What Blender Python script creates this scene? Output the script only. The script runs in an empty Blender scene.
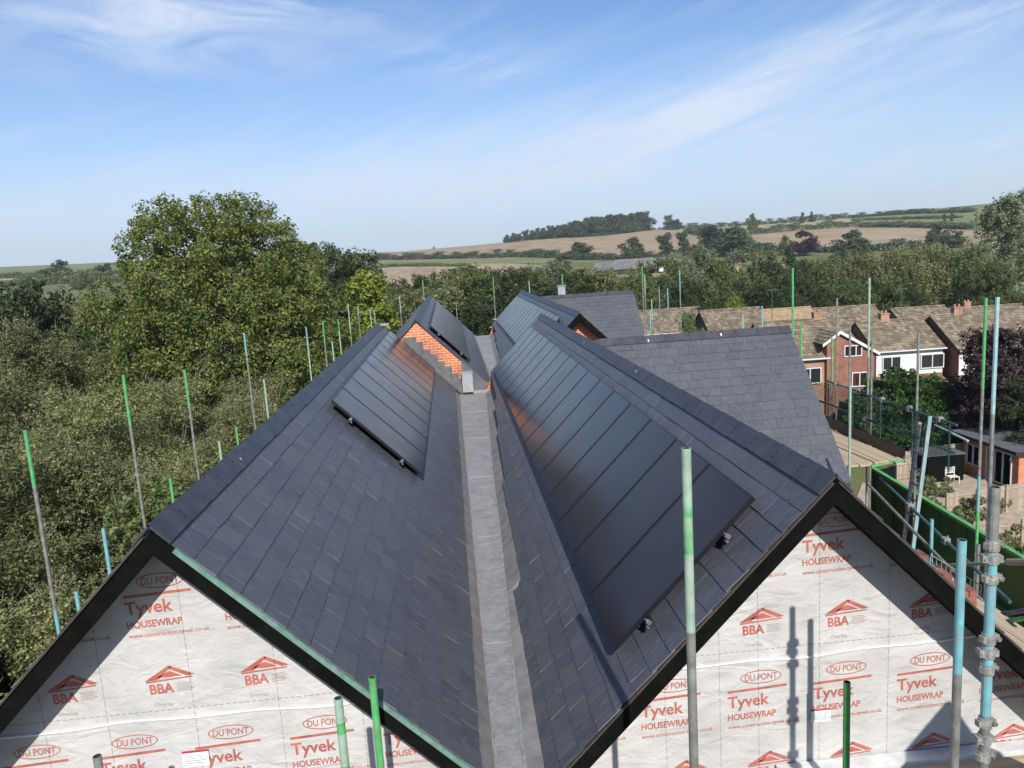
import bpy, math, random
import numpy as np
from math import sin, cos, pi, radians, sqrt, atan2
from mathutils import Vector, Matrix

random.seed(7)
HAZE_D = .00020
rng = np.random.default_rng(11)
scene = bpy.context.scene
COL = scene.collection

# ------------------------------------------------------------------ camera
F_PX, CX, CY = 769.0, 512.0, 384.0
PITCH, YAW, ROLL = radians(9.3), radians(4.2), radians(3.55)
_f = np.array([sin(YAW)*cos(PITCH), cos(YAW)*cos(PITCH), -sin(PITCH)])
_r0 = np.array([cos(YAW), -sin(YAW), 0.0])
_u0 = np.cross(_r0, _f)
CR = _r0*cos(ROLL) - _u0*sin(ROLL)
CU = _u0*cos(ROLL) + _r0*sin(ROLL)

def ray(px, py):
    return CR*(px-CX)/F_PX - CU*(py-CY)/F_PX + _f
def atY(px, py, Y):
    r = ray(px, py); return r*Y/r[1]
def atX(px, py, X):
    r = ray(px, py); return r*X/r[0]
def atZ(px, py, Z):
    r = ray(px, py); return r*Z/r[2]

cam_d = bpy.data.cameras.new('camera')
cam = bpy.data.objects.new('camera', cam_d)
COL.objects.link(cam)
cam.matrix_world = Matrix(((CR[0], CU[0], -_f[0], 0), (CR[1], CU[1], -_f[1], 0), (CR[2], CU[2], -_f[2], 0), (0, 0, 0, 1)))
cam_d.sensor_width = 36
cam_d.lens = F_PX/1024*36
cam_d.clip_start = 0.05
cam_d.clip_end = 20000
scene.camera = cam

# ------------------------------------------------------------------ tagging
def tag(o, label=None, cat=None, group=None, kind=None):
    if label: o['label'] = label
    if cat: o['category'] = cat
    if group: o['group'] = group
    if kind: o['kind'] = kind
    return o

def empty(name, loc, label=None, cat=None, group=None, rz=0):
    o = bpy.data.objects.new(name, None)
    o.empty_display_size = 0.2
    COL.objects.link(o)
    o.location = loc
    o.rotation_euler = (0, 0, rz)
    tag(o, label, cat, group)
    return o

def copy_tree(o, parent=None):
    c = o.copy()
    COL.objects.link(c)
    c.parent = parent
    for ch in list(o.children):
        copy_tree(ch, c)
    return c

# ------------------------------------------------------------------ materials
MATS = {}
def _mat(name):
    m = bpy.data.materials.new(name)
    m.use_nodes = True
    nt = m.node_tree
    b = nt.nodes['Principled BSDF']
    return m, nt, b

def N(nt, t, **kw):
    n = nt.nodes.new(t)
    for k, v in kw.items():
        if k.startswith('i_'):
            key = k[2:]
            key = int(key) if key.isdigit() else key.replace('_', ' ')
            n.inputs[key].default_value = v
        else:
            setattr(n, k, v)
    return n

def ramp(nt, stops):
    r = nt.nodes.new('ShaderNodeValToRGB')
    el = r.color_ramp.elements
    while len(el) < len(stops): el.new(0.5)
    for e, (p, c) in zip(el, stops):
        e.position = p
        e.color = (c[0], c[1], c[2], 1) if not isinstance(c, (int, float)) else (c, c, c, 1)
    return r

def simple(name, col, rough=0.6, metal=0.0, noise=0.0, scale=8.0, bump=0.0, bscale=40.0, spec=0.5, coat=0.0, dirt=None, dirt_amt=0.5, dirt_scale=6.0):
    if name in MATS: return MATS[name]
    m, nt, b = _mat(name)
    L = nt.links.new
    b.inputs['Base Color'].default_value = (*col, 1)
    b.inputs['Roughness'].default_value = rough
    b.inputs['Metallic'].default_value = metal
    b.inputs['Specular IOR Level'].default_value = spec
    b.inputs['Coat Weight'].default_value = coat
    tc = N(nt, 'ShaderNodeTexCoord')
    last = None
    if noise > 0:
        n = N(nt, 'ShaderNodeTexNoise'); n.inputs['Scale'].default_value = scale; n.inputs['Detail'].default_value = 6
        L(tc.outputs['Object'], n.inputs['Vector'])
        r = ramp(nt, [(0.3, tuple(c*(1-noise) for c in col)), (0.7, tuple(min(1, c*(1+noise)) for c in col))])
        L(n.outputs['Fac'], r.inputs['Fac'])
        last = r.outputs['Color']
    if dirt is not None:
        n2 = N(nt, 'ShaderNodeTexNoise'); n2.inputs['Scale'].default_value = dirt_scale; n2.inputs['Detail'].default_value = 8; n2.inputs['Roughness'].default_value = .7
        L(tc.outputs['Object'], n2.inputs['Vector'])
        r2 = ramp(nt, [(0.5-0.1, 0.0), (0.62, dirt_amt)])
        L(n2.outputs['Fac'], r2.inputs['Fac'])
        mx = N(nt, 'ShaderNodeMix', data_type='RGBA')
        L(r2.outputs['Color'], mx.inputs['Factor'])
        if last: L(last, mx.inputs[6])
        else: mx.inputs[6].default_value = (*col, 1)
        mx.inputs[7].default_value = (*dirt, 1)
        last = mx.outputs[2]
    if last: L(last, b.inputs['Base Color'])
    if bump > 0:
        n3 = N(nt, 'ShaderNodeTexNoise'); n3.inputs['Scale'].default_value = bscale; n3.inputs['Detail'].default_value = 5
        L(tc.outputs['Object'], n3.inputs['Vector'])
        bp = N(nt, 'ShaderNodeBump'); bp.inputs['Strength'].default_value = bump; bp.inputs['Distance'].default_value = 0.02
        L(n3.outputs['Fac'], bp.inputs['Height']); L(bp.outputs['Normal'], b.inputs['Normal'])
    MATS[name] = m
    return m

def slate_material():
    m, nt, b = _mat('slate')
    L = nt.links.new
    uv = N(nt, 'ShaderNodeUVMap')
    geo = N(nt, 'ShaderNodeNewGeometry')
    # riven grain running down each slate
    mp = N(nt, 'ShaderNodeMapping'); mp.inputs['Scale'].default_value = (3.5, 38, 1)
    L(uv.outputs['UV'], mp.inputs['Vector'])
    n1 = N(nt, 'ShaderNodeTexNoise'); n1.inputs['Scale'].default_value = 2.4; n1.inputs['Detail'].default_value = 7; n1.inputs['Roughness'].default_value = .65
    L(mp.outputs['Vector'], n1.inputs['Vector'])
    n2 = N(nt, 'ShaderNodeTexNoise'); n2.inputs['Scale'].default_value = 1.1; n2.inputs['Detail'].default_value = 6
    L(uv.outputs['UV'], n2.inputs['Vector'])
    r0 = ramp(nt, [(0.0, (.051, .054, .065)), (0.5, (.057, .061, .073)), (1.0, (.065, .069, .081))])
    L(geo.outputs['Random Per Island'], r0.inputs['Fac'])
    mx = N(nt, 'ShaderNodeMix', data_type='RGBA', blend_type='OVERLAY'); mx.inputs['Factor'].default_value = .75
    L(r0.outputs['Color'], mx.inputs[6])
    r1 = ramp(nt, [(0.25, .3), (0.5, .5), (0.8, .72)]); L(n1.outputs['Fac'], r1.inputs['Fac'])
    L(r1.outputs['Color'], mx.inputs[7])
    # chalky scuffs
    mp3 = N(nt, 'ShaderNodeMapping'); mp3.inputs['Scale'].default_value = (2.2, 16, 1); mp3.inputs['Rotation'].default_value = (0, 0, .22)
    L(uv.outputs['UV'], mp3.inputs['Vector'])
    n3 = N(nt, 'ShaderNodeTexNoise'); n3.inputs['Scale'].default_value = 3.1; n3.inputs['Detail'].default_value = 9; n3.inputs['Roughness'].default_value = .75
    L(mp3.outputs['Vector'], n3.inputs['Vector'])
    r3 = ramp(nt, [(0.50, 0.0), (0.72, .75)]); L(n3.outputs['Fac'], r3.inputs['Fac'])
    mx2 = N(nt, 'ShaderNodeMix', data_type='RGBA')
    L(r3.outputs['Color'], mx2.inputs['Factor']); L(mx.outputs[2], mx2.inputs[6]); mx2.inputs[7].default_value = (.18, .185, .20, 1)
    # broad dusty patches
    r2 = ramp(nt, [(0.42, 0.0), (0.72, .38)]); L(n2.outputs['Fac'], r2.inputs['Fac'])
    mx3 = N(nt, 'ShaderNodeMix', data_type='RGBA')
    L(r2.outputs['Color'], mx3.inputs['Factor']); L(mx2.outputs[2], mx3.inputs[6]); mx3.inputs[7].default_value = (.105, .105, .112, 1)
    L(mx3.outputs[2], b.inputs['Base Color'])
    rr = ramp(nt, [(0.3, .38), (0.7, .58)]); L(n1.outputs['Fac'], rr.inputs['Fac']); L(rr.outputs['Color'], b.inputs['Roughness'])
    b.inputs['Specular IOR Level'].default_value = .55
    bp = N(nt, 'ShaderNodeBump'); bp.inputs['Strength'].default_value = .45; bp.inputs['Distance'].default_value = .004
    L(n1.outputs['Fac'], bp.inputs['Height']); L(bp.outputs['Normal'], b.inputs['Normal'])
    return m

def brick_material(name, c1, c2, mortar, scale=1.0, flip=False):
    m, nt, b = _mat(name)
    L = nt.links.new
    tc = N(nt, 'ShaderNodeTexCoord')
    sx = N(nt, 'ShaderNodeSeparateXYZ'); L(tc.outputs['Object'], sx.inputs[0])
    add = N(nt, 'ShaderNodeMath', operation='ADD'); L(sx.outputs['X'], add.inputs[0]); L(sx.outputs['Y'], add.inputs[1])
    cb = N(nt, 'ShaderNodeCombineXYZ'); L(add.outputs[0], cb.inputs['X']); L(sx.outputs['Z'], cb.inputs['Y'])
    bt = N(nt, 'ShaderNodeTexBrick')
    bt.inputs['Scale'].default_value = scale
    bt.inputs['Brick Width'].default_value = .225; bt.inputs['Row Height'].default_value = .075
    bt.inputs['Mortar Size'].default_value = .008; bt.inputs['Mortar Smooth'].default_value = .1
    bt.inputs['Color1'].default_value = (*c1, 1); bt.inputs['Color2'].default_value = (*c2, 1); bt.inputs['Mortar'].default_value = (*mortar, 1)
    L(cb.outputs[0], bt.inputs['Vector'])
    n = N(nt, 'ShaderNodeTexNoise'); n.inputs['Scale'].default_value = 1.7; n.inputs['Detail'].default_value = 8
    L(tc.outputs['Object'], n.inputs['Vector'])
    mx = N(nt, 'ShaderNodeMix', data_type='RGBA', blend_type='OVERLAY'); mx.inputs['Factor'].default_value = .6
    L(bt.outputs['Color'], mx.inputs[6]); L(n.outputs['Fac'], mx.inputs[7])
    L(mx.outputs[2], b.inputs['Base Color']); b.inputs['Roughness'].default_value = .85
    bp = N(nt, 'ShaderNodeBump'); bp.inputs['Strength'].default_value = .5; bp.inputs['Distance'].default_value = .006; bp.invert = True
    L(bt.outputs['Fac'], bp.inputs['Height']); L(bp.outputs['Normal'], b.inputs['Normal'])
    return m

def wrap_material():
    m, nt, b = _mat('house_wrap_film')
    L = nt.links.new
    tc = N(nt, 'ShaderNodeTexCoord')
    n = N(nt, 'ShaderNodeTexNoise'); n.inputs['Scale'].default_value = 2.3; n.inputs['Detail'].default_value = 9; n.inputs['Roughness'].default_value = .6
    L(tc.outputs['Object'], n.inputs['Vector'])
    r = ramp(nt, [(0.3, (.38, .372, .36)), (0.7, (.50, .488, .472))]); L(n.outputs['Fac'], r.inputs['Fac'])
    L(r.outputs['Color'], b.inputs['Base Color'])
    b.inputs['Roughness'].default_value = .5
    # stretched wrinkles + fine crinkle
    mp = N(nt, 'ShaderNodeMapping'); mp.inputs['Scale'].default_value = (2.2, 1, 4.2); mp.inputs['Rotation'].default_value = (0, .3, 0)
    L(tc.outputs['Object'], mp.inputs['Vector'])
    n2 = N(nt, 'ShaderNodeTexNoise'); n2.inputs['Scale'].default_value = 1.5; n2.inputs['Detail'].default_value = 6; n2.inputs['Distortion'].default_value = .8
    L(mp.outputs['Vector'], n2.inputs['Vector'])
    n3 = N(nt, 'ShaderNodeTexNoise'); n3.inputs['Scale'].default_value = 14; n3.inputs['Detail'].default_value = 4; n3.inputs['Distortion'].default_value = 1.2
    L(tc.outputs['Object'], n3.inputs['Vector'])
    ad = N(nt, 'ShaderNodeMath', operation='MULTIPLY_ADD'); ad.inputs[1].default_value = .16; L(n3.outputs['Fac'], ad.inputs[0]); L(n2.outputs['Fac'], ad.inputs[2])
    bp = N(nt, 'ShaderNodeBump'); bp.inputs['Strength'].default_value = .65; bp.inputs['Distance'].default_value = .04
    L(ad.outputs[0], bp.inputs['Height']); L(bp.outputs['Normal'], b.inputs['Normal'])
    return m

def leaf_material(name, c1, c2, c3, trans=.35, rough=.55):
    m, nt, b = _mat(name)
    L = nt.links.new
    geo = N(nt, 'ShaderNodeNewGeometry')
    r = ramp(nt, [(0.0, c1), (0.55, c2), (1.0, c3)])
    L(geo.outputs['Random Per Island'], r.inputs['Fac'])
    oi = N(nt, 'ShaderNodeObjectInfo')
    hv = N(nt, 'ShaderNodeHueSaturation')
    mr = N(nt, 'ShaderNodeMapRange'); mr.inputs['To Min'].default_value = .78; mr.inputs['To Max'].default_value = 1.22
    L(oi.outputs['Random'], mr.inputs['Value']); L(mr.outputs['Result'], hv.inputs['Value'])
    L(r.outputs['Color'], hv.inputs['Color'])
    L(hv.outputs['Color'], b.inputs['Base Color'])
    b.inputs['Roughness'].default_value = rough
    b.inputs['Specular IOR Level'].default_value = .35
    tr = N(nt, 'ShaderNodeBsdfTranslucent')
    mxc = N(nt, 'ShaderNodeMix', data_type='RGBA', blend_type='MULTIPLY'); mxc.inputs['Factor'].default_value = 1
    L(hv.outputs['Color'], mxc.inputs[6]); mxc.inputs[7].default_value = (1.5, 1.6, .7, 1)
    L(mxc.outputs[2], tr.inputs['Color'])
    ms = N(nt, 'ShaderNodeMixShader'); ms.inputs['Fac'].default_value = trans
    L(b.outputs[0], ms.inputs[1]); L(tr.outputs[0], ms.inputs[2])
    L(ms.outputs[0], nt.nodes['Material Output'].inputs['Surface'])
    return m

def panel_material():
    m, nt, b = _mat('solar_glass')
    L = nt.links.new
    uv = N(nt, 'ShaderNodeUVMap')
    sp = N(nt, 'ShaderNodeSeparateXYZ'); L(uv.outputs['UV'], sp.inputs[0])
    def lines(out, n, w):
        mu = N(nt, 'ShaderNodeMath', operation='MULTIPLY'); mu.inputs[1].default_value = n; L(out, mu.inputs[0])
        fr = N(nt, 'ShaderNodeMath', operation='FRACT'); L(mu.outputs[0], fr.inputs[0])
        lt = N(nt, 'ShaderNodeMath', operation='LESS_THAN'); lt.inputs[1].default_value = w; L(fr.outputs[0], lt.inputs[0])
        return lt
    a = lines(sp.outputs['X'], 10, .02); c = lines(sp.outputs['Y'], 6, .02); d = lines(sp.outputs['Y'], 30, .06)
    mxa = N(nt, 'ShaderNodeMath', operation='MAXIMUM'); L(a.outputs[0], mxa.inputs[0]); L(c.outputs[0], mxa.inputs[1])
    md = N(nt, 'ShaderNodeMath', operation='MULTIPLY'); md.inputs[1].default_value = .35; L(d.outputs[0], md.inputs[0])
    mxb = N(nt, 'ShaderNodeMath', operation='MAXIMUM'); L(mxa.outputs[0], mxb.inputs[0]); L(md.outputs[0], mxb.inputs[1])
    mx = N(nt, 'ShaderNodeMix', data_type='RGBA'); L(mxb.outputs[0], mx.inputs['Factor'])
    mx.inputs[6].default_value = (.019, .0145, .016, 1); mx.inputs[7].default_value = (.024, .022, .028, 1)
    L(mx.outputs[2], b.inputs['Base Color'])
    tc = N(nt, 'ShaderNodeTexCoord')
    n = N(nt, 'ShaderNodeTexNoise'); n.inputs['Scale'].default_value = 2.0; n.inputs['Detail'].default_value = 7
    L(tc.outputs['Object'], n.inputs['Vector'])
    rr = ramp(nt, [(0.3, .17), (0.75, .25)]); L(n.outputs['Fac'], rr.inputs['Fac']); L(rr.outputs['Color'], b.inputs['Roughness'])
    b.inputs['Specular IOR Level'].default_value = .29
    return m

def timber_material(name, c1, c2, along='Y'):
    m, nt, b = _mat(name)
    L = nt.links.new
    tc = N(nt, 'ShaderNodeTexCoord'); geo = N(nt, 'ShaderNodeNewGeometry')
    mp = N(nt, 'ShaderNodeMapping')
    mp.inputs['Scale'].default_value = {'Y': (22, .8, 22), 'X': (.8, 22, 22), 'Z': (22, 22, .8)}[along]
    L(tc.outputs['Object'], mp.inputs['Vector'])
    n = N(nt, 'ShaderNodeTexNoise'); n.inputs['Scale'].default_value = 1; n.inputs['Detail'].default_value = 6
    L(mp.outputs['Vector'], n.inputs['Vector'])
    ad = N(nt, 'ShaderNodeMath', operation='MULTIPLY_ADD'); ad.inputs[1].default_value = .5
    L(geo.outputs['Random Per Island'], ad.inputs[0]); L(n.outputs['Fac'], ad.inputs[2])
    r = ramp(nt, [(0.3, c1), (1.0, c2)]); L(ad.outputs[0], r.inputs['Fac'])
    L(r.outputs['Color'], b.inputs['Base Color']); b.inputs['Roughness'].default_value = .8
    return m

def tile_material(name, cols):
    m, nt, b = _mat(name)
    L = nt.links.new
    tc = N(nt, 'ShaderNodeTexCoord'); geo = N(nt, 'ShaderNodeNewGeometry')
    n = N(nt, 'ShaderNodeTexNoise'); n.inputs['Scale'].default_value = 1.4; n.inputs['Detail'].default_value = 10; n.inputs['Roughness'].default_value = .75
    L(tc.outputs['Object'], n.inputs['Vector'])
    ad = N(nt, 'ShaderNodeMath', operation='MULTIPLY_ADD'); ad.inputs[1].default_value = .35
    L(geo.outputs['Random Per Island'], ad.inputs[0]); L(n.outputs['Fac'], ad.inputs[2])
    r = ramp(nt, [(0.35, cols[0]), (.65, cols[1]), (0.95, cols[2])]); L(ad.outputs[0], r.inputs['Fac'])
    L(r.outputs['Color'], b.inputs['Base Color']); b.inputs['Roughness'].default_value = .9
    return m

M = {}
M['slate'] = slate_material()
def edge_material():
    m, nt, b = _mat('slate_edge'); L = nt.links.new
    geo = N(nt, 'ShaderNodeNewGeometry'); r = ramp(nt, [(0.0, (.05, .053, .06)), (0.55, (.075, .078, .088)), (.8, (.12, .125, .135)), (1.0, (.16, .16, .17))])
    L(geo.outputs['Random Per Island'], r.inputs['Fac']); L(r.outputs['Color'], b.inputs['Base Color']); b.inputs['Roughness'].default_value = .8
    return m
M['slate_edge'] = edge_material()
M['underlay'] = simple('roof_underlay', (.03, .03, .035), .9)
M['ridge'] = simple('ridge_tile', (.034, .037, .047), .5, noise=.12, scale=5, bump=.08, bscale=60, dirt=(.09, .09, .10), dirt_amt=.25, dirt_scale=5)
M['black'] = simple('black_board', (.003, .0034, .0028), .75, noise=.35, scale=5, bump=.1, spec=.06, dirt=(.010, .011, .009), dirt_amt=.35, dirt_scale=7)
M['black_plastic'] = simple('black_plastic', (.012, .012, .013), .45)
M['green_trim'] = simple('green_trim', (.09, .18, .14), .6, noise=.3, scale=12, dirt=(.20, .28, .24), dirt_amt=.5, dirt_scale=14)
M['wood_edge'] = simple('wood_edge', (.05, .035, .028), .8, noise=.3, scale=20)
M['gutter'] = simple('gutter_sheet', (.135, .125, .118), .6, noise=.22, scale=3.0, bump=.3, bscale=14, dirt=(.085, .075, .068), dirt_amt=.6, dirt_scale=1.8)
M['brick_new'] = brick_material('new_red_brick', (.52, .15, .05), (.42, .105, .038), (.52, .40, .30))
M['brick_old'] = brick_material('old_red_brick', (.26, .085, .05), (.20, .062, .04), (.24, .19, .15))
M['brick_pale'] = brick_material('pale_brick', (.36, .19, .11), (.30, .15, .09), (.32, .27, .21))
M['wrap'] = wrap_material()
M['wrap_print'] = simple('wrap_print', (.36, .105, .08), .6, noise=.3, scale=9)
M['wrap_grey_print'] = simple('wrap_grey_print', (.30, .24, .22), .6)
M['wrap_fold'] = simple('wrap_fold', (.80, .79, .77), .45)
M['staple'] = simple('staple_line', (.20, .19, .18), .7)
M['panel'] = panel_material()
M['panel_frame'] = simple('panel_frame', (.006, .006, .008), .4)
M['rail'] = simple('mounting_rail', (.01, .01, .011), .5)
M['steel'] = simple('bright_steel', (.4, .4, .38), .4, metal=.9)
M['galv'] = simple('galvanised_tube', (.27, .28, .265), .5, metal=.35, noise=.35, scale=9, bump=.1, dirt=(.16, .15, .12), dirt_amt=.7, dirt_scale=12)
M['p_green'] = simple('green_paint', (.05, .33, .09), .45, noise=.25, scale=12, dirt=(.22, .30, .20), dirt_amt=.5, dirt_scale=25)
M['p_pale'] = simple('worn_pale_green_paint', (.22, .36, .26), .55, noise=.3, scale=10, dirt=(.34, .36, .31), dirt_amt=.8, dirt_scale=11)
M['p_green2'] = simple('green_paint_patchy', (.06, .34, .10), .5, noise=.25, scale=12, dirt=(.33, .38, .30), dirt_amt=.9, dirt_scale=9)
M['p_paleteal'] = simple('pale_turquoise_paint', (.27, .46, .46), .5, noise=.2, scale=12, dirt=(.32, .34, .32), dirt_amt=.6, dirt_scale=14)
M['p_palecream'] = simple('cream_wire', (.50, .49, .40), .6)
M['tube_purple'] = simple('purple_tinged_tube', (.15, .10, .17), .5, noise=.2)
M['toe'] = simple('grey_toe_board', (.10, .08, .065), .8, noise=.3, scale=3)
M['brick_loose'] = simple('loose_brick', (.20, .075, .05), .85, noise=.45, scale=5)
M['p_teal'] = simple('turquoise_paint', (.12, .35, .40), .5, noise=.25, scale=12, dirt=(.25, .30, .29), dirt_amt=.6, dirt_scale=22)
M['p_dkgreen'] = simple('dark_green_paint', (.035, .24, .05), .5, noise=.3, scale=9, dirt=(.1, .2, .1), dirt_amt=.4)
M['tube_dark'] = simple('dark_teal_tube', (.03, .09, .09), .5, noise=.3)
M['net'] = simple('debris_netting', (.012, .05, .045), .8)
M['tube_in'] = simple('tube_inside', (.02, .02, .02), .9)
M['coupler'] = simple('coupler_steel', (.36, .36, .335), .5, metal=.55, noise=.35, scale=30, bump=.3, bscale=90)
M['board'] = timber_material('scaffold_board', (.22, .16, .10), (.46, .37, .25), 'Y')
M['board_x'] = timber_material('scaffold_board_cross', (.22, .16, .10), (.46, .37, .25), 'X')
M['fence'] = timber_material('fence_timber', (.20, .155, .115), (.36, .29, .22), 'Z')
M['sheet_green'] = simple('green_panel_sheet', (.022, .115, .032), .5, noise=.3, scale=3, dirt=(.03, .06, .03), dirt_amt=.6)
M['sheet_rail'] = simple('green_panel_rail', (.09, .30, .09), .5, noise=.2)
M['white'] = simple('white_paint', (.58, .57, .55), .5, noise=.06)
M['plastic_sheet'] = simple('pale_plastic_sheet', (.55, .56, .56), .3, noise=.15, bump=.5, bscale=8)
M['glass'] = simple('dark_window_glass', (.02, .024, .028), .06, spec=.8)
M['tile'] = tile_material('brown_concrete_tile', [(.075, .057, .038), (.155, .122, .082), (.28, .235, .165)])
M['tile_tan'] = tile_material('tan_concrete_tile', [(.22, .15, .085), (.32, .23, .13), (.38, .29, .17)])
M['tile_dark'] = simple('black_verge', (.02, .022, .03), .7)
M['flat_roof'] = simple('grey_felt', (.10, .10, .105), .8, noise=.15, scale=2)
M['barn_roof'] = simple('grey_barn_sheet', (.145, .14, .14), .8, noise=.3, scale=.4)
M['barn_wall'] = simple('dark_barn_boards', (.09, .075, .06), .9, noise=.3)
M['bark'] = simple('bark', (.085, .068, .05), .9, noise=.3, scale=5, bump=.5, bscale=10)
M['twig'] = simple('pale_twigs', (.22, .19, .145), .85, noise=.3)
M['paper'] = simple('paper', (.72, .71, .70), .6)
M['paper_red'] = simple('paper_red', (.35, .03, .04), .6)
M['paper_ink'] = simple('paper_ink', (.30, .30, .34), .6)
M['paving'] = simple('pale_paving', (.34, .28, .21), .9, noise=.25, scale=2)

M['leaf_big'] = leaf_material('maple_leaves', (.050, .076, .020), (.105, .135, .034), (.23, .23, .055))
M['leaf_dark'] = leaf_material('dark_leaves', (.024, .044, .018), (.050, .076, .028), (.09, .12, .045))
M['leaf_scrub'] = leaf_material('willow_scrub_leaves', (.090, .104, .040), (.175, .190, .078), (.33, .325, .17))
M['leaf_mid'] = leaf_material('mid_green_leaves', (.052, .078, .026), (.105, .135, .046), (.18, .20, .08))
M['leaf_olive'] = leaf_material('olive_leaves', (.080, .095, .038), (.155, .170, .070), (.25, .25, .12))
M['leaf_silver'] = leaf_material('silver_leaves', (.10, .125, .08), (.17, .195, .13), (.26, .28, .19))
M['leaf_yellow'] = leaf_material('yellow_green_needles', (.09, .13, .02), (.19, .235, .035), (.31, .34, .07))
M['leaf_purple'] = leaf_material('purple_leaves', (.022, .012, .016), (.045, .024, .028), (.075, .042, .042), trans=.15)
M['leaf_far'] = leaf_material('far_woodland_leaves', (.036, .060, .028), (.060, .090, .042), (.095, .125, .062), trans=.15)  # lightened and greyed; some distance haze is put into the leaf colour
M['leaf_garden'] = leaf_material('laurel_leaves', (.018, .055, .010), (.040, .10, .018), (.085, .16, .035))

# ------------------------------------------------------------------ mesh builder
class MB:
    def __init__(s):
        s.v = []; s.f = []; s.m = []; s.uv = []; s.has_uv = False
    def add(s, vs, fs, mi=0, uvs=None):
        b = len(s.v); s.v.extend([tuple(map(float, p)) for p in vs])
        for k, f in enumerate(fs):
            s.f.append([b+i for i in f]); s.m.append(mi)
            if uvs is not None: s.has_uv = True; s.uv.append([uvs[i] for i in f])
            else: s.uv.append([(0, 0)]*len(f))
    def box(s, c, d, mi=0, rot=None):
        x, y, z = d[0]/2, d[1]/2, d[2]/2
        P = [Vector((a*x, b*y, e*z)) for e in (-1, 1) for b in (-1, 1) for a in (-1, 1)]
        if rot is not None: P = [rot @ p for p in P]
        P = [p+Vector(c) for p in P]
        s.add(P, [(0, 2, 3, 1), (4, 5, 7, 6), (0, 1, 5, 4), (2, 6, 7, 3), (0, 4, 6, 2), (1, 3, 7, 5)], mi)
    def bar(s, p0, p1, w, h, mi=0, up=(0, 0, 1)):
        p0 = Vector(p0); p1 = Vector(p1); d = (p1-p0)
        l = d.length; d.normalize()
        x = d.cross(Vector(up)); 
        if x.length < 1e-5: x = d.cross(Vector((1, 0, 0)))
        x.normalize(); u = x.cross(d)
        P = []
        for q in (p0, p1):
            for a, b in ((-1, -1), (1, -1), (1, 1), (-1, 1)):
                P.append(q + x*(a*w/2) + u*(b*h/2))
        s.add(P, [(3, 2, 1, 0), (4, 5, 6, 7), (0, 1, 5, 4), (1, 2, 6, 5), (2, 3, 7, 6), (3, 0, 4, 7)], mi)
    def tube(s, p0, p1, r0, r1=None, n=10, mi=0, caps=True):
        if r1 is None: r1 = r0
        p0 = Vector(p0); p1 = Vector(p1); d = (p1-p0).normalized()
        a = d.cross(Vector((0, 0, 1)))
        if a.length < 1e-4: a = Vector((1, 0, 0))
        a.normalize(); b = d.cross(a)
        P = []
        for q, r in ((p0, r0), (p1, r1)):
            for i in range(n):
                t = 2*pi*i/n
                P.append(q + a*(r*cos(t)) + b*(r*sin(t)))
        fs = [(i, (i+1) % n, n+(i+1) % n, n+i) for i in range(n)]
        fs = [tuple(reversed(f)) for f in fs]
        if caps: fs += [tuple(range(n)), tuple(reversed(range(n, 2*n)))]
        s.add(P, fs, mi)
    def prism(s, poly, ext, mi=0, mi_side=None):
        e = Vector(ext); n = len(poly)
        A = [Vector(p) for p in poly]; B = [p+e for p in A]
        s.add(A+B, [tuple(range(n)), tuple(reversed(range(n, 2*n)))], mi)
        s.add(A+B, [(i, n+i, n+(i+1) % n, (i+1) % n) for i in range(n)], mi if mi_side is None else mi_side)
    def merge(s, o, off=(0, 0, 0), mi=None, sc=1.0):
        b = len(s.v)
        s.v.extend([(p[0]*sc+off[0], p[1]*sc+off[1], p[2]*sc+off[2]) for p in o.v])
        for f, m, u in zip(o.f, o.m, o.uv):
            s.f.append([b+i for i in f]); s.m.append(m if mi is None else mi); s.uv.append(u)
    def build(s, name, mats, parent=None, org=None, smooth=False):
        if not isinstance(mats, (list, tuple)): mats = [mats]
        me = bpy.data.meshes.new(name)
        o3 = Vector((0, 0, 0)) if org is None else Vector(org)
        me.from_pydata([(p[0]-o3.x, p[1]-o3.y, p[2]-o3.z) for p in s.v], [], s.f)
        for mt in mats: me.materials.append(mt)
        me.polygons.foreach_set('material_index', s.m)
        if s.has_uv:
            l = me.uv_layers.new(name='UVMap')
            l.data.foreach_set('uv', [c for f in s.uv for p in f for c in p])
        if smooth: me.polygons.foreach_set('use_smooth', [True]*len(s.f))
        me.update()
        o = bpy.data.objects.new(name, me)
        COL.objects.link(o)
        if parent is not None: o.parent = parent
        elif org is not None: o.location = o3
        return o

def np_mesh(name, V, Fq, mat, parent=None, smooth=False, matidx=None, mats=None):
    me = bpy.data.meshes.new(name)
    me.vertices.add(len(V)); me.vertices.foreach_set('co', V.astype(np.float32).ravel())
    k = Fq.shape[1]; nf = len(Fq)
    me.loops.add(nf*k); me.loops.foreach_set('vertex_index', Fq.astype(np.int32).ravel())
    me.polygons.add(nf)
    me.polygons.foreach_set('loop_start', np.arange(0, nf*k, k, dtype=np.int32))
    me.polygons.foreach_set('loop_total', np.full(nf, k, dtype=np.int32))
    for mm in (mats or [mat]): me.materials.append(mm)
    if matidx is not None: me.polygons.foreach_set('material_index', matidx.astype(np.int32))
    me.polygons.foreach_set('use_smooth', np.full(nf, smooth))
    me.update(calc_edges=True)
    me.validate()
    o = bpy.data.objects.new(name, me)
    COL.objects.link(o)
    if parent is not None: o.parent = parent
    return o

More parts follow.
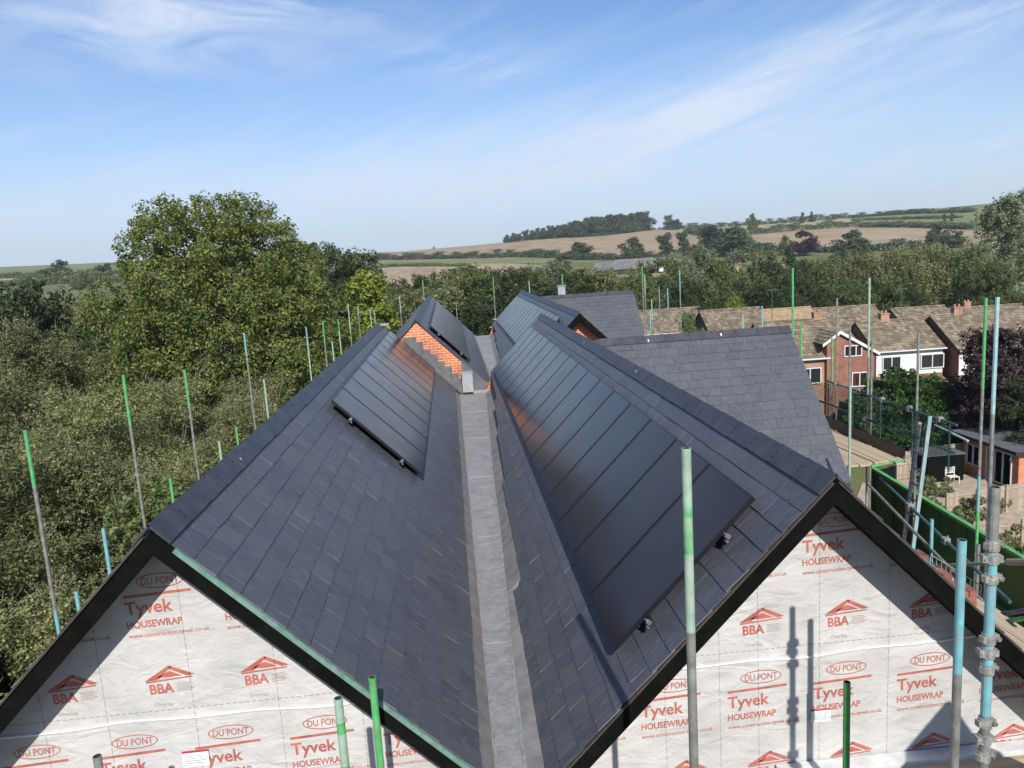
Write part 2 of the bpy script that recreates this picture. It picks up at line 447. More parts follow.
_text_cache = {}
def text_mb(s, w, h, bold=0.0):
    """text as flat mesh in the x-z plane, lower left at the origin, scaled to w by h"""
    key = (s, w, h, bold)
    if key in _text_cache: return _text_cache[key]
    cu = bpy.data.curves.new('lettering', 'FONT'); cu.body = s; cu.size = 1; cu.offset = bold; cu.resolution_u = 3
    ob = bpy.data.objects.new('lettering', cu); COL.objects.link(ob)
    dg = bpy.context.evaluated_depsgraph_get()
    me = bpy.data.meshes.new_from_object(ob.evaluated_get(dg))
    xs = [v.co.x for v in me.vertices]; ys = [v.co.y for v in me.vertices]
    x0, x1 = min(xs), max(xs); y1 = .7
    kx = w/(x1-x0); ky = h/y1
    mb = MB()
    mb.add([((v.co.x-x0)*kx, 0, v.co.y*ky) for v in me.vertices], [tuple(p.vertices) for p in me.polygons])
    bpy.data.objects.remove(ob); bpy.data.curves.remove(cu); bpy.data.meshes.remove(me)
    _text_cache[key] = mb
    return mb

# ------------------------------------------------------------------ the new building
GZ = -15.0                 # ground below the new building (camera is z = 0)
LX, LZ, RX, RZ = -2.06, -1.60, 2.586, -1.654
Y0, Y1 = 5.0, 22.0
S2 = sqrt(.5)
GAUGE, SW = .195, .25

def slates(mb, P0, u, v, n, s_end, v0, v1, clip=None, gauge=GAUGE, sw=SW, seed=0, tail_cut=None):
    """courses of separate riven slates; P0 ridge point, u down the slope, v along it, n outward normal"""
    R = random.Random(seed)
    P0 = np.array(P0, float); u = np.array(u, float); v = np.array(v, float); n = np.array(n, float)
    nc = int(s_end/gauge)+1
    for k in range(nc):
        st = s_end - k*gauge                # tail of this course
        if st < .03: break
        sh = max(0.0, st-gauge-.04)
        off = (sw/2 if k % 2 else 0) + R.uniform(-.02, .02)
        a = v0-off
        while a < v1:
            w = sw + R.uniform(-.012, .012)
            b = a+w
            aa, bb = max(a, v0), min(b, v1)
            a = b
            if bb-aa < .02: continue
            aa += .0015; bb -= .0015
            mid = (aa+bb)/2
            t = st + R.uniform(-.004, .004); t2 = t + R.uniform(-.003, .003)
            if tail_cut is not None:
                lim = tail_cut(mid)
                if sh > lim-.03: continue
                t = min(t, lim); t2 = min(t2, lim)
            if clip is not None and not clip(mid, (t+sh)/2): continue
            lift = .013 + R.uniform(-.003, .004)
            tw = R.uniform(-.0015, .0015)
            th = .007
            def pt(s_, v_, h_): return P0 + u*s_ + v*v_ + n*h_
            h1, h2 = lift+tw, lift-tw
            c = .006 if R.random() > .06 else .03
            V = [pt(sh, aa, .003), pt(sh, bb, .003), pt(t2-c, bb, h2), pt(t2, bb-c, h2), pt(t, aa+c, h1), pt(t-c, aa, h1)]
            B = [p-n*th for p in V]
            ru, rv = R.uniform(0, 40), R.uniform(0, 40)
            uvs = [(ru, rv), (ru, rv+bb-aa), (ru+t-sh, rv+bb-aa), (ru+t-sh, rv+bb-aa), (ru+t-sh, rv), (ru+t-sh, rv)]
            mb.add(V+B, [(0, 1, 2, 3, 4, 5)], 0, uvs+uvs)
            nb = len(mb.v)-12
            mb.f.extend([[nb+3, nb+9, nb+10, nb+4]]); mb.m.append(1); mb.uv.append([(0, 0)]*4)
            mb.f.extend([[nb+5, nb+4, nb+10, nb+11]]); mb.m.append(1); mb.uv.append([(0, 0)]*4)
            mb.f.extend([[nb+2, nb+8, nb+9, nb+3]]); mb.m.append(1); mb.uv.append([(0, 0)]*4)
            mb.f.extend([[nb+1, nb+7, nb+8, nb+2]]); mb.m.append(1); mb.uv.append([(0, 0)]*4)
            mb.f.extend([[nb+0, nb+5, nb+11, nb+6]]); mb.m.append(1); mb.uv.append([(0, 0)]*4)

def ridge_caps(mb, P0, v, a, b, side, L=.45, wing=.185, seed=0):
    """angled ridge tiles along v from a to b; side = the two downslope unit vectors"""
    R = random.Random(seed)
    P0 = np.array(P0, float); v = np.array(v, float)
    t = a; k = 0
    while t < b-.02:
        e = min(t+L, b)
        for sd in side:
            sd = np.array(sd, float)
            nn = np.array([0, 0, 1.0])
            nrm = np.array([-sd[0]*sd[2], -sd[1]*sd[2], sd[0]**2+sd[1]**2]); nrm /= np.linalg.norm(nrm)
            if nrm[2] < 0: nrm = -nrm
            h0 = .034 + R.uniform(-.002, .003)
            th = .016
            g = .008
            w = wing + R.uniform(-.003, .003)
            p = [P0+v*(t+g)+nn*h0, P0+v*(e-g)+nn*(h0+.007), P0+v*(e-g)+nn*(h0+.007)+sd*w, P0+v*(t+g)+nn*h0+sd*w]
            q = [x-nrm*th for x in p]
            mb.add(p+q, [(0, 1, 2, 3), (7, 6, 5, 4), (0, 3, 7, 4), (1, 5, 6, 2), (2, 6, 7, 3), (0, 4, 5, 1)], 0)
            # fixings near the joint
            for q_ in (.07, .12):
                c = P0+v*(e-.035)+nn*h0+sd*q_+nrm*.002
                mb.box(c, (.017, .015, .010), 1)
            if R.random() < .16:
                c = P0+v*(t+R.uniform(.05, .3))+nn*h0+sd*R.uniform(.05, .15)+nrm*.0022
                d = v*R.uniform(.006, .012)*1.2; e2 = sd*R.uniform(.01, .035)
                mb.add([c-d-e2, c+d-e2, c+d*.7+e2, c-d+e2], [(0, 1, 2, 3)], 2)
        t = e; k += 1

def s_edge_right(y):
    """lower slate line beside the tapered gutter (y from the block's front = 5)"""
    ys = [5, 8.35, 8.36, 9.9, 12.2, 12.21, 15.5, 15.51, 18.0, 18.01, 22.2]
    ss = [3.06, 2.98, 2.83, 2.79, 2.75, 2.68, 2.56, 2.50, 2.42, 2.32, 2.22]
    return float(np.interp(y, ys, ss))

ROOF_MATS = [M['slate'], M['slate_edge'], M['underlay']]
RIDGE_MATS = [M['ridge'], M['black_plastic'], M['paper']]

def roof_slope(name, root, org, P0, u, v, n, s_end, v0, v1, seed, clip=None, tail_cut=None, deck=True, deckpoly=None):
    mb = MB()
    P0 = np.array(P0, float); un = np.array(u, float); vn = np.array(v, float); nn = np.array(n, float)
    if deckpoly is None:
        deckpoly = [(0, v0+.01), (0, v1-.01), (s_end-.05, v1-.01), (s_end-.05, v0+.01)]
    poly = [P0+un*a+vn*b-nn*.008 for a, b in deckpoly]
    mb.prism([tuple(p) for p in poly], tuple(-nn*.03), 2)
    slates(mb, P0, u, v, n, s_end, v0, v1, clip, seed=seed, tail_cut=tail_cut)
    return mb.build(name, ROOF_MATS, root, org)

def solar_array(root, org, P0, u, v, n, s0, s1, starts, pitch, h=.13):
    P0 = np.array(P0, float); u = np.array(u, float); v = np.array(v, float); n = np.array(n, float)
    rot = Matrix((u, v, n)).transposed()
    for a in starts:
        b = a+pitch-.026
        th = .035
        c = P0+u*((s0+s1)/2)+v*((a+b)/2)+n*(h-th/2)
        fr = .012
        mb = MB()
        def pt(s_, v_, hh): return P0+u*s_+v*v_+n*hh
        V = [pt(s0+fr, a+fr, h-.003), pt(s1-fr, a+fr, h-.003), pt(s1-fr, b-fr, h-.003), pt(s0+fr, b-fr, h-.003)]
        W = [p-n*.006 for p in V]
        mb.add(V+W, [(0, 1, 2, 3), (7, 6, 5, 4), (0, 4, 5, 1), (1, 5, 6, 2), (2, 6, 7, 3), (3, 7, 4, 0)], 0, [(0, 0), (0, 1), (1, 1), (1, 0)]*2)
        if np.dot(np.cross(V[1]-V[0], V[2]-V[0]), n) < 0:
            for f, q in zip(mb.f, mb.uv): f.reverse(); q.reverse()
        g = mb.build('solar_panel', M['panel'], root, org)
        fb = MB()
        for (sa, sb, va, vb) in ((s0, s1, a, a+fr), (s0, s1, b-fr, b), (s0, s0+fr, a+fr, b-fr), (s1-fr, s1, a+fr, b-fr)):
            c = pt((sa+sb)/2, (va+vb)/2, h-th/2)
            fb.box(c, (sb-sa, vb-va, th), 0, rot)
        fo = fb.build('panel_frame', M['panel_frame'], g, org)
    a0 = starts[0]-.06; b0 = starts[-1]+pitch+.04
    for q in (.22, .78):
        s_ = s0+(s1-s0)*q
        mb = MB()
        c = P0+u*s_+v*((a0+b0)/2)+n*(h-.035-.022)
        mb.box(c, (.04, b0-a0, .042), 0, rot)
        y = a0+.25
        while y < b0:
            mb.box(P0+u*s_+v*y+n*.035, (.05, .04, .08), 0, rot); y += 1.3
        r_ = mb.build('mounting_rail', M['rail'], root, org)
        cb = MB()
        for yy, dr in ((a0, -1), (b0, 1)):
            cb.box(P0+u*s_+v*(yy+.02*dr)+n*(h-.03), (.035, .022, .035), 0, rot)
            cb.box(P0+u*(s_+.035)+v*(yy+.005*dr)+n*(h-.055), (.018, .035, .02), 0, rot)
            cb.tube(P0+u*s_+v*(yy+.02*dr)+n*(h-.02), P0+u*s_+v*(yy+.02*dr)+n*(h+.012), .007, n=6)
        cb.build('end_clamp', M['steel'], r_, org)

def build_block(ox, oy, name, label, front):
    org = (ox+.3, oy+13.5, GZ)
    root = empty(name, org, label, 'house')
    def W(x, y, z): return (x+ox, y+oy, z)
    Lp = W(LX, 0, LZ); Rp = W(RX, 0, RZ)
    yv = (0, 1, 0)
    sd = 100 if front else 500
    # roof slopes
    roof_slope('roof_slope', root, org, Lp, (S2, 0, -S2), yv, (S2, 0, S2), 2.87, Y0, Y1, sd+1)
    roof_slope('roof_slope', root, org, Lp, (-S2, 0, -S2), yv, (-S2, 0, S2), 3.42, Y0, Y1, sd+2)
    dp = [(0, Y0+.01), (0, Y1-.01)] + [(s_edge_right(y)-.05, y) for y in (21.99, 18.1, 17.9, 15.6, 15.4, 12.3, 12.1, 8.45, 8.3, 5.01)]
    roof_slope('roof_slope', root, org, Rp, (-S2, 0, -S2), yv, (-S2, 0, S2), 3.06, Y0, Y1, sd+3, tail_cut=s_edge_right, deckpoly=dp)
    roof_slope('roof_slope', root, org, Rp, (S2, 0, -S2), yv, (S2, 0, S2), 3.42, Y0, Y1, sd+4)
    # right wing, ridge running across
    WY, WX = 14.4, 6.5
    Wp = W(RX, WY, RZ)
    Lw = 3.42
    L_ = WX-RX
    roof_slope('wing_roof_slope', root, org, Wp, (0, -S2, -S2), (1, 0, 0), (0, -S2, S2), Lw, 0, L_, sd+5,
               clip=lambda v_, s_: v_ > s_*S2-.12, deckpoly=[(0, 0), (0, L_-.01), (Lw-.05, L_-.01), (Lw-.05, (Lw-.05)*S2)])
    roof_slope('wing_roof_slope', root, org, Wp, (0, S2, -S2), (1, 0, 0), (0, S2, S2), Lw, 0, L_, sd+6,
               clip=lambda v_, s_: v_ > s_*S2-.12, deckpoly=[(0, 0), (0, L_-.01), (Lw-.05, L_-.01), (Lw-.05, (Lw-.05)*S2)])
    # ridges
    for P, a, b, k in ((Lp, Y0-.03, Y1, 1), (Rp, Y0-.03, Y1, 2)):
        mb = MB(); ridge_caps(mb, P, yv, a, b, [(S2, 0, -S2), (-S2, 0, -S2)], seed=sd+k)
        mb.build('ridge_tiles', RIDGE_MATS, root, org)
    mb = MB(); ridge_caps(mb, Wp, (1, 0, 0), .12, L_+.01, [(0, S2, -S2), (0, -S2, -S2)], seed=sd+9)
    mb.build('ridge_tiles', RIDGE_MATS, root, org)
    # gutter between the two roofs: tapered floor with upstands
    mb = MB()
    ys = [Y0+.1, 7, 8.5, 10, 12, 13.5, 16, 18, 20, 21.9]
    def fl(y): return .075, float(np.interp(y, [5, 7, 10, 13.5, 20.6, 22], [.31, .36, .465, .55, .80, .84]))
    rows = []
    R = random.Random(3)
    yy = np.arange(Y0+.06, Y1-.06, .12)
    for y in yy:
        a, b = fl(y)
        se = s_edge_right(y)
        j = lambda q: R.uniform(-q, q)
        xr = RX-S2*(se-.06); zr = RZ-S2*(se-.06)
        rows.append([W(LX+S2*2.83, y, LZ-S2*2.83-.0), W(a+j(.004), y, -3.775), W(a+.05, y, -3.782+j(.002)), W((a+b)/2+j(.01), y, -3.785+j(.004)), W(b-.05, y, -3.782+j(.002)), W(b+j(.004), y, -3.775), W(xr, y, min(zr-.01, -3.60))])
    V = [p for r in rows for p in r]; nn_ = 7
    fs = []; mi = []
    for i in range(len(rows)-1):
        for k in range(nn_-1):
            q = i*nn_+k
            mb.add([V[q], V[q+1], V[q+1+nn_], V[q+nn_]], [(0, 1, 2, 3)], 0 if k in (0, 5) else 1)
    # lapped welts across the floor, one every three metres
    for y in np.arange(Y0+2.2, Y1-1, 3.0):
        a, b = fl(y)
        mb.bar(W(a+.01, y, -3.778), W(b-.01, y, -3.778), .05, .012, 1)
    for sdn in (0, 1):
        for y in np.arange(Y0+.1, Y1-.6, .5):
            a, b = fl(y); a2, b2 = fl(y+.49)
            xx, x2 = (a+.02, a2+.02) if sdn == 0 else (b-.02, b2-.02)
            mb.bar(W(xx, y, -3.777), W(x2, y+.49, -3.777), .018, .012, 2)
    g = mb.build('valley_gutter', [M['gutter_side'], M['gutter_floor'], M['gutter_weld']], root, org)
    if front:
        mb = MB()
        mb.box(W(.24, Y0+.03, -3.74), (.42, .14, .05), 0); mb.box(W(.24, Y0-.03, -3.80), (.42, .02, .16), 0)
        mb.build('gutter_end', M['gutter_floor'], root, org)
    # brick body
    BT = -4.3
    x0, x1 = -4.15, 4.75
    def brickbox(nm, xa, xb, ya, yb, za, zb, mat):
        b_ = MB(); b_.box(W((xa+xb)/2, (ya+yb)/2, (za+zb)/2), (xb-xa, yb-ya, zb-za)); return b_.build(nm, mat, root, org)
    brickbox('wall', x0, x1, Y0+(.385 if front else .01), Y1-.01, GZ, BT, M['brick_old'])
    brickbox('wing_wall', x1+.002, WX-.12, WY-2.25, WY+2.25, GZ, BT, M['brick_old'])
    def gable_poly(y, top_off, zb, both='LR'):
        # one polygon in the M shape of the two gables
        P = []
        zl = LZ-top_off; zr = RZ-top_off
        xm = (LX+RX)/2 + (zl-zr)/2; zm = zl-(xm-LX)
        se = s_edge_right(y)
        P += [(x0, zb), (x0, zl-(LX-x0)), (LX, zl), (LX+2.1, zl-2.1), (fl(y)[0]+.02, -3.80), (fl(y)[1], -3.80), (RX-S2*se+.03, zr-S2*se+.03), (RX, zr), (x1, zr-(x1-RX)), (x1, zb)]
        return [W(p[0], y, p[1]) for p in P]
    if front:
        # house wrap film on the front gables
        mb = MB(); mb.prism(gable_poly(Y0+.38, .045, BT+.003), (0, .14, 0), 0)
        wrap = mb.build('house_wrap', M['wrap'], root, org)
    else:
        mb = MB(); mb.prism(gable_poly(Y0+.01, .04, BT+.003), (0, .2, 0), 0)
        wrap = mb.build('gable_wall', M['brick_new'], root, org)
    mb = MB(); mb.prism(gable_poly(Y1-.2, .045, BT+.003), (0, .18, 0), 0)
    mb.build('rear_gable_wall', M['brick_new'], root, org)
    # wing gable
    mb = MB(); zr = RZ-.045
    mb.prism([(WX-.12+ox, WY-2.25+oy, BT+.003), (WX-.12+ox, WY-2.25+oy, zr-2.25), (WX-.12+ox, WY+oy, zr), (WX-.12+ox, WY+2.25+oy, zr-2.25), (WX-.12+ox, WY+2.25+oy, BT+.003)], (-.2, 0, 0), 0)
    mb.build('wing_gable_wall', M['brick_new'], root, org)
    # black barge boards
    def barge(xc, zc, xa, xb, nm, y=Y0-.012, depth=.165, left=True, right=True):
        b_ = MB()
        t0 = .018; sof = .35 if front else .27
        zc = zc-t0
        if left:
            b_.prism([W(xa, y, zc-(xc-xa)), W(xc-.001, y, zc-.001), W(xc-.001, y, zc-depth-.001), W(xa, y, zc-(xc-xa)-depth)], (0, .022, 0), 0)
            b_.prism([W(xa, y+.024, zc-(xc-xa)-.06), W(xc-.001, y+.024, zc-.061), W(xc-.001, y+.024, zc-depth+.02), W(xa, y+.024, zc-(xc-xa)-depth+.02)], (0, sof, 0), 0)
        if right:
            b_.prism([W(xc+.001, y, zc-.001), W(xb, y, zc-(xb-xc)), W(xb, y, zc-(xb-xc)-depth), W(xc+.001, y, zc-depth-.001)], (0, .022, 0), 0)
            b_.prism([W(xc+.001, y+.024, zc-.061), W(xb, y+.024, zc-(xb-xc)-.06), W(xb, y+.024, zc-(xb-xc)-depth+.02), W(xc+.001, y+.024, zc-depth+.02)], (0, sof, 0), 0)
        o = b_.build(nm, M['black'], root, org)
        return o
    if front:
        xm = .13
        barge(LX, LZ, -4.4, xm, 'barge_board')
        barge(RX, RZ, xm+.28, 4.95, 'barge_board')
        # pale green edging on the left gable's inner rake, brown batten ends on the others
        b_ = MB()
        b_.bar(W(LX+.14, Y0-.022, LZ-.14-.012), W(xm-.02, Y0-.022, LZ-(xm-LX)+.008), .022, .034, 0, up=(S2, 0, S2))
        b_.build('verge_trim', M['green_trim'], root, org)
        b_ = MB()
        b_.bar(W(-4.38, Y0-.02, LZ-(LX+4.38)-.004), W(LX-.05, Y0-.02, LZ-.056), .02, .014, 0, up=(-S2, 0, S2))
        b_.build('batten_end', M['wood_edge'], root, org)
        b_ = MB()
        b_.bar(W(.45, Y0-.018, RZ-(RX-.45)-.006), W(RX-.02, Y0-.018, RZ-.028), .014, .012, 0, up=(-S2, 0, S2))
        b_.build('batten_end', M['wood_edge'], root, org)
        b_ = MB()
        b_.bar(W(RX+.02, Y0-.018, RZ-.028), W(4.93, Y0-.018, RZ-(4.93-RX)-.006), .014, .012, 0, up=(S2, 0, S2))
        b_.build('batten_end', M['wood_edge'], root, org)
    else:
        barge(RX, RZ, .9, 4.95, 'barge_board', y=Y0-.3, depth=.24)
        # slates carried forward over the projecting barge
        for sgn, se in ((-1, 2.2), (1, 3.3)):
            roof_slope('verge_slates', root, org, Rp, (sgn*S2, 0, -S2), yv, (sgn*S2, 0, S2), se, Y0-.3, Y0-.002, sd+20+sgn)
        mb = MB(); ridge_caps(mb, Rp, yv, Y0-.31, Y0-.035, [(S2, 0, -S2), (-S2, 0, -S2)], seed=sd+30)
        mb.build('ridge_tiles', RIDGE_MATS, root, org)
        # lead flashing stepped up the exposed brick of the left gable, lying on the front block's slates
        b_ = MB()
        fx, fz = LX-1.05, LZ     # front block's left ridge in this block's coordinates
        for k in range(15):
            xa = LX-.98+k*.19; xb = xa+.19
            if xb > 1.0: break
            zt = LZ-(xa-(LX-1.05))
            tp_ = min(zt+.38+.03*(k % 2), LZ-.06-abs((xa+xb)/2-LX)-.09); bt_ = zt-.13
            if tp_ < bt_+.04: continue
            b_.box(W((xa+xb)/2, Y0-.004, (tp_+bt_)/2), (.19, .012, tp_-bt_))
        b_.bar(W(LX-.98, Y0-.075, LZ-.07+.03), W(LX+1.9, Y0-.075, LZ-2.95+.03), .13, .012, 0, up=(S2, 0, S2))
        b_.build('stepped_flashing', M['lead'], root, org)
        b_ = MB(); b_.box(W(-.72, Y0-.22, -3.42), (.30, .20, .56)); b_.box(W(-.72, Y0-.22, -3.13), (.33, .23, .02)); b_.build('gutter_upstand', M['lead_pale'], root, org)
        b_ = MB(); b_.box(W(-2.98, Y0-.12, LZ-.03), (.34, .22, .05)); b_.build('lead_saddle', M['lead_pale'], root, org)
        b_ = MB(); b_.box(W(-.4, Y0-.10, -3.74), (.95, .12, .08)); b_.build('gutter_step', M['gutter_floor'], root, org)
        b_ = MB(); b_.prism([W(-.86, Y0-.03, -3.80), W(-.86, Y0-.03, -2.82), W(.13, Y0-.03, -3.79)], (0, .035, 0), 0); b_.build('apron_flashing', M['lead'], root, org)
        b_ = MB(); b_.prism([W(.33, Y0-.03, -3.95), W(.40, Y0-.03, -3.87), W(1.4, Y0-.03, -2.88), W(1.4, Y0-.03, -3.95)], (0, .035, 0), 0); b_.build('apron_flashing', M['lead'], root, org)
    # solar arrays
    if front:
        solar_array(root, org, Rp, (-S2, 0, -S2), yv, (-S2, 0, S2), .46, 2.04, [5.44+.98*i for i in range(16)], .98)
        solar_array(root, org, Lp, (S2, 0, -S2), yv, (S2, 0, S2), .37, 2.0, [10.56+1.09*i for i in range(10)], 1.09)
    else:
        solar_array(root, org, Rp, (-S2, 0, -S2), yv, (-S2, 0, S2), .40, 1.95, [6.0+.98*i for i in range(15)], .98)
        solar_array(root, org, Lp, (S2, 0, -S2), yv, (S2, 0, S2), .42, 1.98, [5.7+1.02*i for i in range(14)], 1.02)
    return root, org, wrap

M['gutter_side'] = simple('gutter_upstand_sheet', (.175, .165, .155), .6, noise=.25, scale=4, bump=.4, bscale=10)
M['gutter_floor'] = simple('gutter_floor_sheet', (.205, .20, .195), .55, noise=.22, scale=3.5, bump=.45, bscale=26, dirt=(.27, .265, .255), dirt_amt=.7, dirt_scale=9)
M['gutter_weld'] = simple('gutter_weld_line', (.27, .265, .255), .5, noise=.3, scale=30, dirt=(.15, .14, .13), dirt_amt=.9, dirt_scale=10)
M['lead'] = simple('lead_sheet', (.10, .10, .105), .55, noise=.3, scale=6)
M['lead_pale'] = simple('new_lead_sheet', (.27, .28, .30), .45, noise=.15, scale=6)

front_root, front_org, wrap = build_block(0, 0, 'unfinished_house', 'nearest unfinished slate-roofed house with printed white wrap on twin gables and solar arrays', True)
build_block(1.05, 17.0, 'unfinished_house', 'farther slate-roofed new house with orange-red brick gables stepping up behind the nearest roof', False)

# ---- printing on the house wrap
def wrap_print():
    red = MB(); grey = MB(); lines = MB(); fold = MB(); folds = []
    Yp = 5.2; KK = (Y0+.3785)/5.2
    def inside(x, z, mgn):
        x *= KK; z *= KK
        if z < -4.28: return False
        a = LZ-.05-abs(x-LX); b = RZ-.05-abs(x-RX)
        return z+mgn < max(a, b)-.005
    def stamp_text(mb, s, x, z, w, h, bold=0.0, tilt=0.0):
        t = text_mb(s, w, h, bold)
        c, s_ = cos(tilt), sin(tilt)
        cl = MB(); cl.v = [(p[0]*c-p[2]*s_, p[1], p[0]*s_+p[2]*c) for p in t.v]; cl.f = t.f; cl.m = t.m; cl.uv = t.uv
        mb.merge(cl, (x, Yp, z))
    def ring(mb, cx, cz, rx, rz, w):
        n = 28; P = []
        for i in range(n):
            t = 2*pi*i/n
            P += [(cx+rx*cos(t), Yp, cz+rz*sin(t)), (cx+(rx-w)*cos(t), Yp, cz+(rz-w)*sin(t))]
        mb.add(P, [(2*i, 2*i+1, (2*i+3) % (2*n), (2*i+2) % (2*n)) for i in range(n)])
    def quad(mb, pts): mb.add([(x, Yp, z) for x, z in pts], [tuple(range(len(pts)))])
    def band(x0_, z0_, tilt):
        pass
    def motif(x, z):
        """one repeat: oval, rule, product words; x,z = lower left of the big word"""
        if inside(x+.3, z+.36, .05) or inside(x+.1, z+.2, .0):
            pass
        tx = .012
        if vis(x, z+.20, .36, .09):
            ring(red, x+.26, z+.228, .160, .055, .008)
            stamp_text(red, 'DU PONT', x+.135, z+.203, .25, .052, .010)
        if vis(x, z+.13, .43, .02): quad(red, [(x+.0, z+.115), (x+.46, z+.133), (x+.46, z+.153), (x+.0, z+.135)])
        if vis(x, z, .33, .11): stamp_text(red, 'Tyvek', x, z-.005, .325, .092, .022, .02)
        if vis(x, z-.12, .36, .05): stamp_text(red, 'HOUSEWRAP', x, z-.108, .375, .05, .028, .02)
        if vis(x, z-.2, .5, .03): stamp_text(red, 'www.construction.tyvek.co.uk', x, z-.178, .55, .03, .012, .02)
    def logo(x, z):
        if not vis(x, z, .33, .16): return
        # roof-shaped mark above three letters
        quad(red, [(x-.03, z+.100), (x+.145, z+.205), (x+.165, z+.195), (x+.065, z+.105)])
        quad(red, [(x+.152, z+.207), (x+.318, z+.125), (x+.265, z+.118), (x+.150, z+.178)])
        quad(red, [(x+.055, z+.122), (x+.15, z+.165), (x+.235, z+.122), (x+.14, z+.118)])
        quad(red, [(x-.02, z+.085), (x+.30, z+.105), (x+.30, z+.115), (x-.02, z+.097)])
        stamp_text(red, 'BBA', x, z, .165, .072, .03, .02)
        for k in range(5):
            quad(grey, [(x+.185, z+.062-k*.014), (x+.185+(.115 if k % 2 else .095), z+.065-k*.014), (x+.185+(.115 if k % 2 else .095), z+.071-k*.014), (x+.185, z+.068-k*.014)])
        if vis(x, z-.1, .2, .03): stamp_text(grey, 'Overlap', x+.02, z-.095, .13, .028, .008)
    def vis(x, z, w, h):
        return any(inside(x+a, z+h*b_, .0) for a in (0, w) for b_ in (0, 1)) and z > -4.24
    P = .667
    for side, xr, xb, lo, hi in (('L', -2.717, -2.958, -4.2, -.15), ('R', 1.862, 2.643, .45, 5.0)):
        # row at z=-3.44 and the partial one above at z=-2.27, logo rows between
        for k in range(-4, 6):
            x = xr+k*P
            if lo < x < hi:
                motif(x, -3.45); 
            x2 = (x-.085) if side == 'R' else (x+.327)
            if lo < x2 < hi: motif(x2, -2.265)
            xb_ = xb+k*.657
            if lo < xb_ < hi: logo(xb_, -2.875); logo(xb_+.05, -4.05)
    # fold where the upper sheet laps the lower one, and dotted lap guide
    for xa, xb2 in ((-3.55, -.58), (1.12, 4.05)):
        n = 40
        for i in range(n):
            a = xa+(xb2-xa)*i/n; b = xa+(xb2-xa)*(i+1)/n
            if i == 0: fold = MB(); folds.append(fold)
            za = -3.075+.012*sin(a*2.1)+.008*sin(a*7); zb = -3.075+.012*sin(b*2.1)+.008*sin(b*7)
            fold.add([(a, Yp-.001, za), (b, Yp-.001, zb), (b, Yp-.014, zb-.004), (a, Yp-.014, za-.004), (a, Yp-.001, za-.022), (b, Yp-.001, zb-.022)], [(0, 1, 2, 3), (3, 2, 5, 4)])
        x = xa
        while x < xb2:
            if inside(x, -3.0, .02): lines.add([(x, Yp, -3.005), (x+.03, Yp, -3.005), (x+.03, Yp, -3.000), (x, Yp, -3.000)], [(0, 1, 2, 3)])
            x += .045
    for xs in (-3.6, -3.05, -2.62, -2.02, -1.43, -.85, 1.38, 1.80, 2.10, 2.575, 3.12, 3.66, 4.25):
        a = max(LZ-.05-abs(xs-LX), RZ-.05-abs(xs-RX))-.06
        z = a
        while z > -4.28:
            l = random.uniform(.03, .06)
            lines.add([(xs, Yp, z), (xs+.0035, Yp, z), (xs+.0035, Yp, z-l), (xs, Yp, z-l)], [(0, 1, 2, 3)])
            z -= l+.012
    for m_ in [red, grey, lines]+folds:
        keep = [i for i, f in enumerate(m_.f) if m_ in folds or all(inside(m_.v[k][0], m_.v[k][2], 0) for k in f)]
        m_.f = [m_.f[i] for i in keep]; m_.m = [m_.m[i] for i in keep]; m_.uv = [m_.uv[i] for i in keep]
        used = sorted({k for f in m_.f for k in f}); mp_ = {k: i for i, k in enumerate(used)}
        m_.v = [tuple(c_*KK for c_ in m_.v[k]) for k in used]; m_.f = [[mp_[k] for k in f] for f in m_.f]
    red.build('wrap_printing', M['wrap_print'], wrap, front_org)
    grey.build('small_print', M['wrap_grey_print'], wrap, front_org)
    for f_ in folds: f_.build('lapped_fold', M['wrap_fold'], wrap, front_org)
    lines.build('staple_lines', M['staple'], wrap, front_org)
wrap_print()

# base of the gable: pale plastic strip and a board
mb = MB()
mb.bar((2.3, Y0+.30, -4.14), (4.9, Y0+.30, -4.17), .12, .10); 
mb.build('damp_strip', M['plastic_sheet'], front_root, front_org)

def notice(px, py, w, h, label):
    p = atY(px, py, Y0+.365)
    o = empty('paper_notice', tuple(p), label, 'notice', 'paper notices pinned to the house wrap')
    mb = MB(); mb.add([(0, 0, 0), (w, 0, 0), (w, -.006, h*.5), (w, 0, h), (0, 0, h), (0, -.008, h*.5)], [(0, 1, 2, 5), (5, 2, 3, 4)])
    mb.add([(0, .001, 0), (w, .001, 0), (w, .001, h), (0, .001, h)], [(3, 2, 1, 0)])
    s = mb.build('sheet', M['paper'], o)
    t = MB(); t.add([(0, -.003, h*.86), (w, -.002, h*.86), (w, -.001, h), (0, -.001, h)], [(0, 1, 2, 3)])
    t.build('heading_band', M['paper_red'], o)
    t = MB()
    for k in range(4):
        z = h*(.68-.14*k)
        t.add([(w*.1, -.0095, z), (w*(.9-.12*(k % 2)), -.0095, z), (w*(.9-.12*(k % 2)), -.0095, z+.006), (w*.1, -.0095, z+.006)], [(0, 1, 2, 3)])
    t.build('text_lines', M['paper_ink'], o)
notice(184, 768, .19, .135, 'white paper notice with a dark red heading pinned to the left gable')
notice(811, 723, .16, .115, 'white paper notice beside the dark pole shadows on the right gable')

